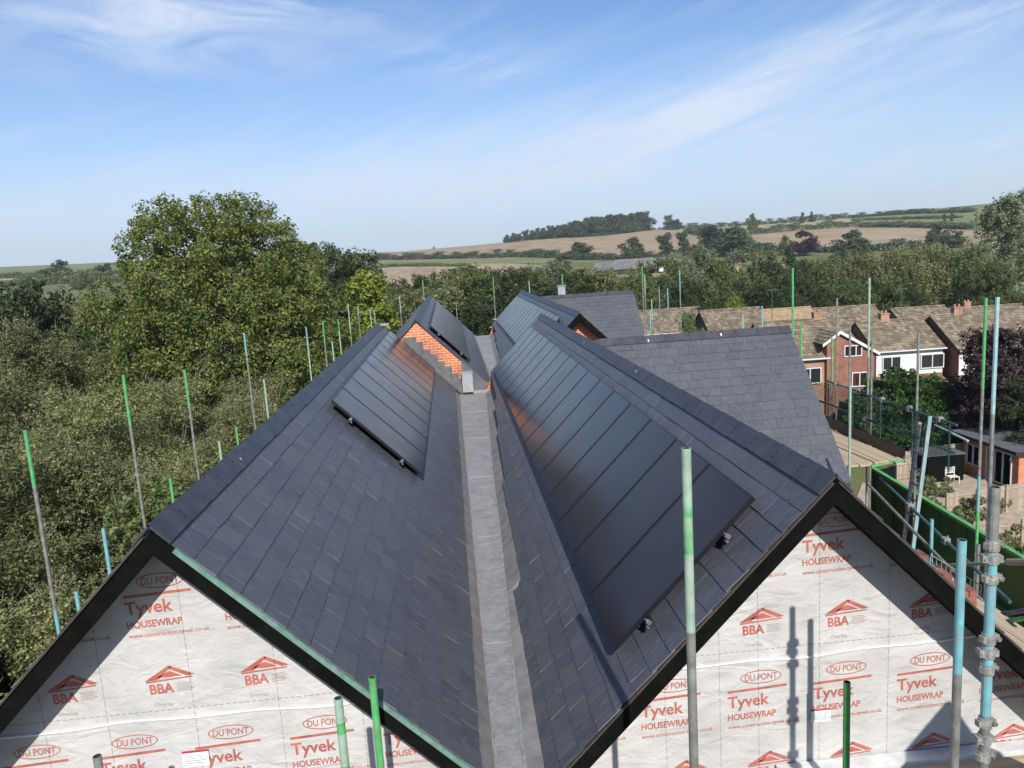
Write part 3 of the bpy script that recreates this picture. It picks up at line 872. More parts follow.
# ------------------------------------------------------------------ scaffold tubes
TR = .0242
def pole(pt, zb, bands, label, r=TR, cplr=(), group='scaffold tubes standing round the roof', top_open=True, zt=None, cside=0.0):
    """bands: list of (length from the top, material); the last one runs to the foot"""
    x, y, z = pt
    o = empty('scaffold_tube', (x, y, zb), label, 'scaffold tube', group)
    zz = z
    n = 14 if y < 7 else 8
    for i, (l, mt) in enumerate(bands):
        nz = zb if i == len(bands)-1 else max(zb, z-l)
        mb = MB()
        mb.tube((0, 0, zz-zb), (0, 0, nz-zb), r, n=n, caps=(i != 0))
        if i == 0:
            # open end: rim and dark bore
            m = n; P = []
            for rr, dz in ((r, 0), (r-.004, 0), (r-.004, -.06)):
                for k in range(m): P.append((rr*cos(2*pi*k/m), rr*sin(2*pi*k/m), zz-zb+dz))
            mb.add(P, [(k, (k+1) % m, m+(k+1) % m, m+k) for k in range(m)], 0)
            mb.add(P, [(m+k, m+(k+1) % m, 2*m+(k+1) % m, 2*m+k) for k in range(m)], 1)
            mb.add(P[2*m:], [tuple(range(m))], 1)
        mb.build('tube' if mt == 'galv' else 'painted_tube', [M[mt], M['tube_in']], o, smooth=False)
        if nz <= zb: break
        zz = nz
    for cz, ang in cplr:
        mb = MB()
        rot = Matrix.Rotation(ang, 3, 'Z')
        # clamp halves, hinge and bolt with nut
        mb.tube((0, 0, cz-zb-.026), (0, 0, cz-zb+.026), r+.008, n=12)
        for q, d in (((.036, 0, 0), (.024, .04, .036)), ((-.034, .004, 0), (.02, .03, .032))):
            c = rot @ Vector(q); mb.box((c.x, c.y, cz-zb), d, 0, rot)
        a = rot @ Vector((.036, -.034, 0)); b = rot @ Vector((.036, .026, 0))
        mb.tube((a.x, a.y, cz-zb), (b.x, b.y, cz-zb), .0075, n=6)
        mb.tube((a.x, a.y, cz-zb), (a.x+(b.x-a.x)*.2, a.y+(b.y-a.y)*.2, cz-zb), .012, n=6)
        mb.build('coupler', M['coupler'], o)
    return o

# near ones in front of the gables
pole(atY(686, 448, 3.62), GZ, [(.30, 'p_pale'), (.55, 'p_green2'), (.97, 'p_pale'), (9, 'galv')], 'pale tube with worn green paint rising in front of the right solar array')
pole(atY(372, 677, 4.62), GZ, [(.75, 'p_green'), (9, 'galv')], 'bright green tube end in front of the left gable, beside the paler one')
pole(atY(338, 698, 3.95), GZ, [(.14, 'p_pale'), (.21, 'p_green'), (.40, 'p_pale'), (.6, 'p_green'), (9, 'p_pale')], 'pale tube with blotchy green paint in front of the left house wrap')
pole(atY(847, 682, 4.86), GZ, [(1.2, 'p_dkgreen'), (9, 'galv')], 'short darker green tube in front of the right gable house wrap')
pole(atY(962, 540, 3.78), GZ, [(.78, 'p_teal'), (9, 'galv')], 'thick tube, turquoise at the top and grey below, left of the tube full of couplers', r=.0242)
mz = atY(995, 487, 3.38)
def zat(py): return atY(993-(py-487)*.02, py, 3.38)[2]
pole(mz, GZ, [(.33, 'galv'), (.44, 'p_teal'), (.50, 'p_teal'), (1.2, 'p_teal'), (9, 'galv')], 'stout turquoise and grey tube carrying a stack of couplers',
     r=.0242, cplr=[(zat(y_), a_) for y_, a_ in ((545, .4), (558, 2.9), (578, .2), (638, .2), (652, 3.0), (668, .5), (722, .1), (738, 3.1), (755, .4))])
pole(atY(97, 756, 4.3), GZ, [(2, 'galv')], 'dark tube end just showing at the bottom of the left house wrap')
# left side, tall row
tall = [((25, 430), -5.4, [(.75, 'p_green'), (2.4, 'galv'), (3.0, 'p_teal'), (9, 'galv')]),
        ((123, 375), -5.4, [(.85, 'p_green'), (9, 'galv')]),
        ((184.5, 370), -5.4, [(.75, 'p_green'), (9, 'galv')]),
        ((244, 333), -5.4, [(.6, 'p_teal'), (9, 'galv')]),
        ((306, 327), -4.5, [(.45, 'p_teal'), (9, 'p_pale')]),
        ((322.6, 321), -4.5, [(.8, 'p_green'), (9, 'galv')]),
        ((338, 319), -4.45, [(.5, 'p_green'), (9, 'p_pale')]),
        ((348, 305), -4.4, [(1.2, 'p_pale'), (9, 'galv')]),
        ((357.6, 306), -4.4, [(.4, 'p_pale'), (9, 'galv')]),
        ((370, 309), -4.4, [(9, 'p_pale')]),
        ((374, 310), -4.4, [(.7, 'p_pale'), (9, 'galv')])]
ordn = ['nearest and leftmost', 'second from the left', 'third from the left', 'fourth from the left, with a turquoise top', 'fifth from the left', 'sixth from the left', 'seventh from the left', 'eighth from the left', 'ninth from the left', 'tenth from the left', 'last before the yellow-green conifer\'s right edge']
for (p, X, b), nm in zip(tall, ordn):
    pole(atX(p[0], p[1], X), GZ, b, 'tall scaffold tube against the left trees, '+nm, group='tall scaffold tubes along the left eaves')
short = [((76, 591), -4.8, 'p_teal'), ((103, 528), -4.8, 'p_teal'), ((170, 478), -4.8, 'p_green'), ((219, 441), -4.8, 'p_pale'), ((236, 427), -4.8, 'p_green'), ((263.8, 379), -4.8, 'p_pale'), ((332, 341), -4.0, 'p_pale')]
for (p, X, c), nm in zip(short, ['lowest turquoise stub', 'second stub, bright turquoise', 'third stub, green', 'fourth stub, pale', 'fifth stub, green', 'sixth, taller and pale', 'farthest, thin and pale']):
    pole(atX(p[0], p[1], X), GZ, [(1.0, c), (9, 'galv')], 'tube end peeping over the left ridge, '+nm, group='short tube ends behind the left ridge')
# behind the farther roofs
for (px, py, D, b, nm) in ((399.4, 296, 41, 'p_pale', 'left of the rear left gable'), (422.6, 280, 41.5, 'p_green', 'just left of the rear left roof\'s tip'), (456, 302, 41, 'galv', 'stub behind the rear left solar array'),
                           (493, 278, 41, 'p_green', 'tallest in the gap between the rear roofs'), (529, 281, 41, 'p_pale', 'stub behind the rear right roof'), (562, 274, 36, 'p_green', 'behind the rear wing\'s ridge box'),
                           (642, 266, 36, 'p_green', 'tallest right of the rear wing'), (644.5, 275, 37, 'p_pale', 'thin, touching the tall one right of the rear wing'), (650, 310, 30, 'p_teal', 'short turquoise, right of the rear wing'),
                           (651.5, 299, 33, 'p_pale', 'pale stub above the turquoise one'), (659, 287, 33, 'galv', 'grey, third right of the rear wing'), (667.5, 288, 33, 'p_teal', 'light blue topped, fourth right of the rear wing'),
                           (679.5, 270, 33, 'p_teal', 'tall and pale, in front of the brown bungalow roofs')):
    pole(atY(px, py, D), GZ, [(.9, b), (9, 'galv')], 'distant scaffold tube, '+nm, group='distant scaffold tubes by the farther roofs', r=.026)
# right side
for (px, py, X, bands, nm) in ((742.6, 314, 9.0, [(9, 'p_pale')], 'pale stub above the wing ridge'), (762, 306, 9.0, [(9, 'p_teal')], 'pale blue stub above the wing ridge, right of the shorter one'),
                               (792.7, 268, 7.7, [(1.6, 'p_green'), (9, 'galv')], 'tall bright green-topped one at the end of the wing ridge'), (801, 322, 9.0, [(1.2, 'p_green'), (9, 'galv')], 'thin green one in front of the pale brick house'),
                               (832, 338, 9.0, [(1.3, 'p_green'), (9, 'galv')], 'green one at the left corner of the brick gabled house'), (837, 298, 9.6, [(9, 'galv')], 'thin grey one before the brick gabled house'),
                               (850, 325, 9.0, [(9, 'galv')], 'grey one across the brick gable window'), (850.3, 385, 7.35, [(.35, 'p_pale'), (9, 'p_pale')], 'pale one at the inner edge of the boarded deck'),
                               (869.5, 278, 8.95, [(1.7, 'p_pale'), (9, 'galv')], 'tall pale green one rising above the netted rail'), (872, 340, 9.1, [(9, 'galv')], 'grey one doubled against the tall pale green one'),
                               (918.6, 333, 8.95, [(9, 'galv')], 'weathered grey one left of the ladder'), (986, 298, 8.4, [(1.45, 'p_green'), (2.9, 'galv'), (3.5, 'p_teal'), (4.1, 'p_green'), (9, 'galv')], 'tall bright green-topped one on the right'),
                               (997.5, 297, 6.4, [(1.4, 'p_paleteal'), (9, 'galv')], 'tall pale turquoise-topped one on the far right'),
                               (932, 519, 6.6, [(9, 'p_teal')], 'short turquoise one standing behind the right verge'), (978.5, 544, 7.1, [(9, 'galv')], 'short grey one between the turquoise tubes on the right')):
    pole(atX(px, py, X), GZ, bands, 'right-hand scaffold tube, '+nm, group='scaffold tubes along the right side')

def rail(p0, p1, mt, label, r=TR, group='scaffold rails', cp=()):
    p0 = Vector(p0); p1 = Vector(p1)
    o = empty('scaffold_rail', tuple(p0), label, 'scaffold rail', group)
    d = p1-p0
    mb = MB(); mb.tube((0, 0, 0), tuple(d), r, n=8); mb.build('tube', M[mt], o)
    for t in cp:
        c = d*t; mb = MB(); mb.box(tuple(c), (.09, .09, .09)); mb.tube(tuple(c+Vector((.03, 0, -.07))), tuple(c+Vector((.03, 0, .07))), .012, n=6); mb.build('coupler', M['coupler'], o)
    return o
DZ = -4.5
rail(atX(826, 380.6, 8.95), (8.95, 12.9, -3.47), 'tube_dark', 'dark teal top rail of the netted deck edge on the right', cp=(.1, .3, .5, .7, .9))
rail((8.95, 20.5, -3.95), (8.95, 12.9, -4.0), 'tube_dark', 'dark mid rail behind the netting of the right deck', cp=(.25, .6))
rail(atZ(871, 466.5, DZ+.16), atZ(908, 459.5, DZ+.16), 'p_green', 'green and white cross rail at the near end of the boarded deck', cp=(.95,))
rail((2.2, 40.6, -3.15), (4.4, 40.6, -3.05), 'p_pale', 'upper pale green rail across the gap between the farther roofs')
rail((2.0, 40.6, -3.55), (4.3, 40.6, -3.5), 'p_pale', 'lower pale green rail across the gap between the farther roofs')
rail((-.3, 40.8, -3.6), (-1.6, 40.8, -3.6), 'p_pale', 'short pale rail left of the rear left gable')
rail(atX(938, 566, 6.5), atX(1024, 561, 6.5), 'p_pale', 'pale level tube behind the right verge')
rail(atX(1008, 562, 5.6), atX(1060, 562, 5.6), 'board_x', 'timber-coloured level bar right of the coupler stack', r=.035)
rail(atX(985, 617, 6.0), atX(1050, 606, 6.0), 'tube_purple', 'purple-tinged tube above the low deck at the right edge')
rail(atX(985, 625, 5.9), atX(1050, 614, 5.9), 'p_green', 'green tube above the low deck at the right edge')
rail(atX(880, 478, 7.4), atX(1010, 602, 6.5), 'tube_dark', 'dark teal tube sloping down beside the right verge', cp=(.3, .6))
rail(atX(868, 484, 7.2), atX(992, 612, 6.2), 'galv', 'grey tube sloping down beside the right verge')
rail(atX(935, 425, 9.6), atX(968, 441, 9.6), 'p_paleteal', 'loose pale tube end pointing at the garden room')

# boarded deck with toe board, posts and netting
def deck(label, x0, x1, y0, y1, z, nb, grp='scaffold decks'):
    o = empty('scaffold_deck', ((x0+x1)/2, (y0+y1)/2, z-.04), label, 'scaffold deck', grp)
    w = (x1-x0)/nb
    R = random.Random(int(x0*10))
    for i in range(nb):
        mb = MB()
        y = y0 + R.uniform(-.15, .1)
        while y < y1:
            e = min(y+3.9, y1)
            mb.box((x0+w*(i+.5), (y+e)/2, z-.019+R.uniform(-.003, .003)), (w-.012, e-y-.01, .038)); y = e
        mb.build('board', M['board'], o, tuple(o.location))
    mb = MB()
    y = y0+.3
    while y < y1:
        mb.tube((x0-.2, y, z-.075), (x1+.1, y, z-.075), TR, n=8); y += 1.3
    mb.build('transoms', M['galv'], o, tuple(o.location))
    return o
d1 = deck('long pale boarded scaffold deck beside the wing on the right', 6.95, 8.85, 14.35, 27.0, DZ, 8)
mb = MB(); mb.box((8.9, 20.7, DZ+.12), (.038, 12.6, .23)); mb.build('toe_board', M['toe'], d1, tuple(d1.location))
deck('low boarded deck at the right edge, behind the coupler stack', 6.1, 8.9, 7.0, 14.0, -6.6, 9)
deck('short boarded deck seen through the gap left of the low deck', 5.05, 5.95, 6.2, 13.0, -4.3, 4)
deck('pale board across the far end of the gutter between the roofs', 1.6, 4.4, 39.8, 40.4, -3.95, 3)

def netting(label, x, y0, y1, z0, z1, step=.07):
    o = empty('debris_net', (x, (y0+y1)/2, z0), label, 'netting')
    mb = MB()
    y = y0; k = 0
    R = random.Random(5)
    def sag(y_, z_): return x+.03*sin(y_*2.3)+.02*sin(z_*9+y_*3)
    zs = [z0+(z1-z0)*i/6 for i in range(7)]
    while y < y1:
        for a, b in zip(zs, zs[1:]):
            w = .012
            mb.add([(sag(y, a), y, a), (sag(y, a), y+w, a), (sag(y, b), y+w, b), (sag(y, b), y, b)], [(0, 1, 2, 3)])
        y += step
    z = z0
    while z < z1:
        yy = y0
        while yy < y1:
            mb.add([(sag(yy, z), yy, z), (sag(yy+.3, z), yy+.3, z), (sag(yy+.3, z), yy+.3, z+.012), (sag(yy, z), yy, z+.012)], [(0, 1, 2, 3)]); yy += .3
        z += step
    mb.build('net', M['net'], o, tuple(o.location))
    mb = MB()
    for yy in np.arange(y0+.2, y1, 1.15): mb.tube((x+.05, yy, z0-.1), (x+.05, yy, z1+.03), .018, n=6)
    mb.build('uprights', M['tube_dark'], o, tuple(o.location))
netting('dark green debris netting hung along the outer rail of the boarded deck', 8.97, 13.0, 19.5, -4.35, -3.5, .05)

# ladder
def ladder(b0, t0, dy, label):
    b0 = Vector(b0); t0 = Vector(t0)
    o = empty('ladder', tuple(b0), label, 'ladder')
    d = t0-b0
    for q, mt in ((0, 'alu_dark'), (dy, 'alu')):
        mb = MB(); mb.bar((0, q, 0), (d.x, q, d.z if q == 0 else d.z+.15), .06, .028, 0, up=(0, 1, 0)); mb.build('stile', M[mt], o)
    L_ = d.length; n = int(L_/.25)
    for k in range(1, n):
        c = d*(k/n); mb = MB(); mb.tube((c.x, 0, c.z), (c.x, dy, c.z), .015, n=6); mb.build('rung', M['alu_dark'], o)
M['alu'] = simple('worn_aluminium', (.42, .47, .47), .45, metal=.4, noise=.3, scale=8, dirt=(.16, .42, .45), dirt_amt=.6, dirt_scale=4)
M['alu_dark'] = simple('dull_aluminium', (.24, .25, .25), .5, metal=.4, noise=.3)
lb = atX(901, 540, 7.2); lt = atX(919.5, 422, 8.0)
lt2 = Vector((lt[0], lb[1], 0))
r_ = ray(919.5, 422); k_ = lb[1]/r_[1]
ladder((lb[0]-.04, lb[1], lb[2]-.8), (r_[0]*k_-.0, lb[1], r_[2]*k_), -.27, 'aluminium ladder leaning above the green panels on the right')

# green solid panels along the lower lift
def green_panels():
    A = Vector(atX(873, 468, 9.3)); B = Vector(atX(1024, 558, 9.3))
    d = B-A; A0 = A-d*.0; B0 = B+d*.55
    o = empty('green_guard_panel', ((A0.x+B0.x)/2, (A0.y+B0.y)/2, B0.z-1.2), 'row of dark green solid guard panels with a light green top rail on the right', 'guard panel')
    org = tuple(o.location)
    H = 1.15
    L_ = (B0-A0).length; n = 9
    for i in range(n):
        p = A0+(B0-A0)*(i/n); q = A0+(B0-A0)*((i+1)/n)
        mb = MB()
        mb.add([p+Vector((0, 0, -.04)), q+Vector((0, 0, -.04)), q+Vector((0, 0, -H)), p+Vector((0, 0, -H))], [(0, 1, 2, 3)])
        V = [tuple(Vector(v_)+Vector((.03, 0, 0))) for v_ in mb.v[:4]]
        mb.add(V, [(3, 2, 1, 0)])
        mb.bar(p+Vector((-.02, 0, -.03)), p+Vector((-.02, 0, -H)), .05, .05, 0, up=(0, 1, 0))
        mb.build('panel_sheet', M['sheet_green'], o, org)
    mb = MB(); mb.bar(A0+Vector((-.02, 0, 0)), B0+Vector((-.02, 0, 0)), .09, .06); mb.build('top_rail', M['sheet_rail'], o, org)
    mb = MB(); mb.bar(A0+Vector((-.02, 0, -H)), B0+Vector((-.02, 0, -H)), .06, .06); mb.build('bottom_rail', M['sheet_rail'], o, org)
green_panels()

def brick_guard(label, p0, p1, h):
    p0 = Vector(p0); p1 = Vector(p1); d = p1-p0; L_ = d.length
    o = empty('mesh_guard', tuple(p0), label, 'mesh guard', 'mesh guards by the right verge')
    mb = MB(); n = int(L_/.1)
    for i in range(n+1): mb.bar(tuple(d*(i/n)), tuple(d*(i/n)+Vector((0, 0, h))), .012, .012)
    for k in range(int(h/.1)+1): mb.bar((0, 0, k*.1), tuple(d+Vector((0, 0, k*.1))), .012, .012)
    mb.build('mesh', M['p_palecream'], o)
g0 = atX(945, 585, 6.4)
brick_guard('cream wire mesh guard behind the right verge below the short turquoise tube', (6.4, g0[1]+.3, g0[2]-.2), (6.4, g0[1]-.7, g0[2]-.2), .5)

def brick_stack(label, x, y, z, nx, ny, nz):
    o = empty('brick_stack', (x, y, z), label, 'bricks', 'brick stacks on the scaffold')
    mb = MB(); R = random.Random(int(x*100))
    for k in range(nz):
        for i in range(nx):
            for j in range(ny):
                if k == nz-1 and R.random() < .3: continue
                mb.box((i*.11+R.uniform(-.004, .004), j*.225+R.uniform(-.006, .006), .0325+k*.068), (.102, .215, .064), 0, Matrix.Rotation(R.uniform(-.04, .04), 3, 'Z'))
    mb.build('bricks', M['brick_loose'], o)
for q, (y, nz) in enumerate(((11.0, 3), (9.9, 4), (8.9, 4), (8.0, 3))):
    brick_stack('stack of loose red bricks on the boards beside the right verge, %s' % ['the farthest one', 'second farthest', 'second nearest', 'the nearest one'][q], 5.3, y, -4.3, 5, 4, nz)

# vent box on the rear wing's ridge (stands beyond it)
bx = atY(561, 287, 31.6)
o = empty('vent_box', (bx[0], bx[1], bx[2]-.3), 'small pale grey box standing above the farthest wing\'s ridge', 'vent')
mb = MB(); mb.box((0, 0, .12), (.30, .30, .42)); mb.build('box', M['lead_pale'], o)
mb = MB(); mb.box((0, 0, .345), (.36, .36, .03)); mb.build('cap', M['lead_pale'], o)

# ------------------------------------------------------------------ terrain
def top_of(az):
    """height of the far hills above the camera, per azimuth (degrees from +Y, clockwise)"""
    return np.interp(az, [-60, -30, -22, -8, -3, 2, 8, 14, 20, 26, 33, 40, 60], [18, 18.5, 18.5, 14.5, 13.0, 14.5, 17.5, 19.5, 18.5, 19, 20, 21, 21])
def terr(x, y):
    x = np.asarray(x, float); y = np.asarray(y, float)
    r = np.hypot(x, y); az = np.degrees(np.arctan2(x, y))
    base = np.interp(r, [0, 42, 60, 160, 220, 300, 400, 550, 680, 800, 1000, 1500, 5000], [-15, -15, -15, -15, -14, -10.5, -4.5, 5.0, 12.0, 17, 17.3, 18, 20])
    k = np.clip((r-300)/500, 0, 1)
    z = base + (top_of(az)-17)*k*k*(3-2*k)
    z = z + .8*np.sin(x*.013+1)*np.sin(y*.011)*np.clip((r-150)/200, 0, 1)
    return z
def hit(px, py, r0=120, r1=1600):
    r = ray(px, py); h = math.hypot(r[0], r[1])
    t = np.linspace(r0, r1, 4000)/h
    X = r[0]*t; Y = r[1]*t; Z = r[2]*t
    d = Z-terr(X, Y)
    i = np.argmax(d < 0)
    if d[i] >= 0: i = -1
    return X[i], Y[i], float(terr(X[i], Y[i]))

def in_poly(px, py, poly):
    inside = np.zeros(px.shape, bool); n = len(poly); j = n-1
    for i in range(n):
        xi, yi = poly[i]; xj, yj = poly[j]
        c = ((yi > py) != (yj > py)) & (px < (xj-xi)*(py-yi)/((yj-yi) if yj != yi else 1e-9)+xi)
        inside ^= c; j = i
    return inside

def ground_mat(name, c1, c2, scale=.05, streak=None, c3=None):
    m, nt, b = _mat(name)
    L = nt.links.new
    tc = N(nt, 'ShaderNodeTexCoord')
    n = N(nt, 'ShaderNodeTexNoise'); n.inputs['Scale'].default_value = scale; n.inputs['Detail'].default_value = 10; n.inputs['Roughness'].default_value = .65
    L(tc.outputs['Object'], n.inputs['Vector'])
    r = ramp(nt, [(0.3, c1), (0.7, c2)]); L(n.outputs['Fac'], r.inputs['Fac'])
    last = r.outputs['Color']
    if streak:
        mp = N(nt, 'ShaderNodeMapping'); mp.inputs['Rotation'].default_value = (0, 0, streak); mp.inputs['Scale'].default_value = (.35, .012, 1)
        L(tc.outputs['Object'], mp.inputs['Vector'])
        n2 = N(nt, 'ShaderNodeTexNoise'); n2.inputs['Scale'].default_value = .5; n2.inputs['Detail'].default_value = 4
        L(mp.outputs['Vector'], n2.inputs['Vector'])
        r2 = ramp(nt, [(.42, .0), (.62, .55)]); L(n2.outputs['Fac'], r2.inputs['Fac'])
        mx = N(nt, 'ShaderNodeMix', data_type='RGBA'); L(r2.outputs['Color'], mx.inputs['Factor']); L(last, mx.inputs[6]); mx.inputs[7].default_value = (*c3, 1)
        last = mx.outputs[2]
    L(last, b.inputs['Base Color']); b.inputs['Roughness'].default_value = .95; b.inputs['Specular IOR Level'].default_value = .15
    return m
G_grass = ground_mat('pasture', (.085, .10, .042), (.16, .165, .075), .03)
G_soil = ground_mat('ploughed_soil', (.23, .17, .108), (.30, .228, .15), .02, streak=1.1, c3=(.37, .295, .195))
G_soil2 = ground_mat('stubble_soil', (.245, .185, .118), (.32, .245, .16), .02, streak=.3, c3=(.39, .31, .205))
G_green = ground_mat('bright_pasture', (.13, .155, .065), (.19, .21, .095), .02)
G_straw = ground_mat('straw_field', (.30, .25, .13), (.36, .31, .17), .02)
G_site = ground_mat('site_earth', (.10, .075, .05), (.20, .155, .11), .5)

def build_terrain():
    th = np.concatenate([np.arange(-52, 60, .2), np.arange(60, 308.1, 4.0)])
    th = np.radians(th[:-1] if abs(th[-1]-308) < .01 else th)
    rr = np.concatenate([[0.5, 6, 12, 20, 30, 40, 48, 56, 66, 80, 95, 115, 140], np.arange(165, 300, 12), np.arange(300, 900, 5), np.geomspace(900, 2500, 20)])
    T, Rr = np.meshgrid(th, rr)
    X = Rr*np.sin(T); Y = Rr*np.cos(T); Z = terr(X, Y)
    V = np.stack([X, Y, Z], -1).reshape(-1, 3)
    nr, nt_ = T.shape
    i, j = np.meshgrid(np.arange(nr-1), np.arange(nt_), indexing='ij')
    j2 = (j+1) % nt_
    Fq = np.stack([i*nt_+j, i*nt_+j2, (i+1)*nt_+j2, (i+1)*nt_+j], -1).reshape(-1, 4)[:, ::-1]
    c = V[Fq].mean(1)
    d = c@_f; ok = d > 1
    d = np.where(ok, d, 1)
    px = CX+F_PX*(c@CR)/d; py = CY-F_PX*(c@CU)/d
    mi = np.zeros(len(Fq), int)
    def setp(poly, k, rmin=200, rmax=1200):
        r = np.hypot(c[:, 0], c[:, 1])
        mi[in_poly(px, py, poly) & ok & (r > rmin) & (r < rmax)] = k
    setp([(362, 249), (480, 238), (600, 225), (680, 215), (708, 215), (740, 237), (700, 250), (640, 254), (560, 258), (470, 261), (380, 262)], 1)
    setp([(735, 236), (800, 231), (860, 226), (930, 228), (1060, 236), (1060, 246), (960, 248), (860, 251), (760, 251), (738, 246)], 2)
    setp([(718, 223), (850, 218), (862, 226), (800, 231), (730, 233)], 4)
    setp([(862, 214), (1060, 200), (1060, 222), (955, 222), (864, 225)], 3)
    setp([(372, 268), (400, 264), (480, 262), (560, 266), (560, 272), (470, 276), (440, 284), (385, 290)], 2)
    setp([(360, 262), (600, 256), (600, 262), (470, 264), (372, 268)], 3)
    setp([(-60, 262), (120, 255), (120, 273), (-60, 279)], 3)
    setp([(-60, 279), (120, 273), (150, 272), (150, 277), (-60, 286)], 4)
    setp([(575, 268), (690, 263), (800, 262), (800, 268), (690, 275), (600, 279)], 4, 200)
    rc = np.hypot(c[:, 0], c[:, 1]); mi[(rc < 36)] = 5
    o = np_mesh('ground', V, Fq, None, mats=[G_grass, G_soil, G_soil2, G_green, G_straw, G_site], matidx=mi, smooth=True)
    tag(o, 'rolling farmland and village ground under everything, rising to ploughed hills', kind='structure')
build_terrain()

# ------------------------------------------------------------------ leaves
def leaf_quads(C, Nn, size, r_=None, squash=.7):
    """one bent leaf (two triangles as a quad) per row of C, facing roughly along Nn"""
    n = len(C)
    Nn = Nn + rng.normal(0, .75, (n, 3)); Nn /= np.linalg.norm(Nn, axis=1)[:, None]
    A = np.cross(Nn, rng.normal(size=(n, 3))); A /= np.linalg.norm(A, axis=1)[:, None]
    B = np.cross(Nn, A)
    s = size*rng.uniform(.65, 1.35, (n, 1))
    V = np.stack([C-A*s, C+B*s*squash*.75, C+A*s, C-B*s*squash*.75], 1)
    V[:, 1] += Nn*s*.15; V[:, 3] += Nn*s*.15
    return V.reshape(-1, 3)

def crown_verts(lobes, n_leaf, size, clumps_per_lobe=40, clump_r=.22, stretch=(1, 1, 1), fill=.25):
    Vs = []
    w = np.array([l[3]**2 for l in lobes]); w = w/w.sum()
    for (lx, ly, lz, lr, *sq), wi in zip(lobes, w):
        sqz = sq[0] if sq else .85
        k = max(6, int(clumps_per_lobe))
        D = rng.normal(size=(k, 3)); D /= np.linalg.norm(D, axis=1)[:, None]
        rad = lr*np.where(rng.random((k, 1)) < fill, rng.uniform(.3, .8, (k, 1)), rng.uniform(.78, 1.08, (k, 1)))
        Cc = np.array([lx, ly, lz]) + D*rad*np.array([1, 1, sqz])
        m = max(3, int(n_leaf*wi/k))
        cr = lr*clump_r
        g = rng.normal(0, 1, (k, m, 3)); g = g/np.linalg.norm(g, axis=2)[:, :, None]*(rng.random((k, m, 1))**.45)*1.75
        P = Cc[:, None, :] + g*cr*np.array(stretch)*rng.uniform(.6, 1.3, (k, 1, 1))
        Nn = np.repeat(D[:, None, :]*.8+np.array([0, 0, .45]), m, 1)
        Vs.append(leaf_quads(P.reshape(-1, 3), Nn.reshape(-1, 3), size))
    return np.concatenate(Vs)

def crown_obj(name, V, mat, parent):
    n = len(V)//4
    Fq = np.arange(n*4).reshape(-1, 4)
    return np_mesh(name, V, Fq, mat, parent)

def rand_lobes(rx, h0, h1, n, shape='round', R=None):
    """lobes filling a crown between heights h0 and h1 with half width rx"""
    L_ = []
    even = n in (42,)
    for i in range(n):
        t = (i+.5)/n if even else R.random()
        z = h0+(h1-h0)*t
        if shape == 'round': w = rx*sqrt(max(.05, 1-(2*t-1)**2*.85))
        elif shape == 'dome': w = rx*sqrt(max(.05, 1-t**2.2*.9))
        elif shape == 'cone': w = rx*(1.02-t)
        elif shape == 'column': w = rx*(1-.5*abs(2*t-1)**2)
        a = i*2.39996 if even else R.uniform(0, 2*pi); q = R.uniform(.55, .76) if even else sqrt(R.random())*.72
        lr = max(.18*rx, w*R.uniform(.30, .48))
        z = min(z, h1-lr*.8)
        L_.append((cos(a)*w*q, sin(a)*w*q, z, lr))
    return L_

def trunk_mb(h, r, lobes, R, limbs=7, twigs=0):
    mb = MB()
    p = Vector((0, 0, -.3)); segs = 5; pr = r*1.3
    top = Vector((R.uniform(-.3, .3), R.uniform(-.3, .3), h))
    prev = p
    for i in range(1, segs+1):
        q = p.lerp(top, i/segs)+Vector((R.uniform(-.08, .08), R.uniform(-.08, .08), 0))*h*.08
        rr = r*(1.15-.85*i/segs)
        mb.tube(prev, q, pr, rr, n=7, caps=False); prev = q; pr = rr
    for l in R.sample(lobes, min(limbs, len(lobes))):
        s_ = p.lerp(top, R.uniform(.45, .9)); e = Vector(l[:3]); m = s_.lerp(e, .5)+Vector((0, 0, -.05*h))
        mb.tube(s_, m, r*.38, r*.25, n=5, caps=False); mb.tube(m, e, r*.25, r*.08, n=5, caps=False)
    return mb

PROTO = {}
def tree(kind, seed, loc, label, cat='tree', scale=1.0, rz=0.0, group=None, variant=0, sz=None):
    key = (kind, variant)
    P = TREES[kind]
    if key in PROTO:
        o = copy_tree(PROTO[key])
    else:
        R = random.Random(seed*13+variant)
        o = empty(P['name'], (0, 0, 0))
        lobes = rand_lobes(P['rx'], P['h0'], P['h1'], P['lobes'], P['shape'], R)
        V = crown_verts(lobes, P['n'], P['leaf'], P.get('clumps', 40), P.get('cr', .22), P.get('stretch', (1, 1, 1)), P.get('fill', .25))
        tb = trunk_mb(P['h1']*.7, P.get('tr', .25), lobes, R)
        if P.get('twigs'):
            tw = tb
            for _ in range(P['twigs']):
                l = R.choice(lobes); a = R.uniform(0, 2*pi); b_ = R.uniform(.1, 1.3)
                d = Vector((cos(a)*cos(b_), sin(a)*cos(b_), sin(b_)))
                s_ = Vector(l[:3])+d*l[3]*R.uniform(.75, 1.0); e = s_+(d+Vector((R.uniform(-.6, .6), R.uniform(-.6, .6), .25)))*R.uniform(.12, .32)
                mdl = s_.lerp(e, .5)+Vector((R.uniform(-.05, .05), R.uniform(-.05, .05), R.uniform(-.03, .05)))
                tw.tube(s_, mdl, .008, .006, n=3, caps=False, mi=1); tw.tube(mdl, e, .006, .003, n=3, caps=False, mi=1)
        tb.build('trunk', [M['bark'], M['twig']], o)
        crown_obj('crown', V, M[P['mat']], o)
        PROTO[key] = o
    for k in ('label', 'category', 'group'):
        if k in o: del o[k]
    o.location = loc
    o.scale = (scale, scale, scale if sz is None else sz)
    o.rotation_euler = (0, 0, rz)
    tag(o, label, cat, group)
    return o

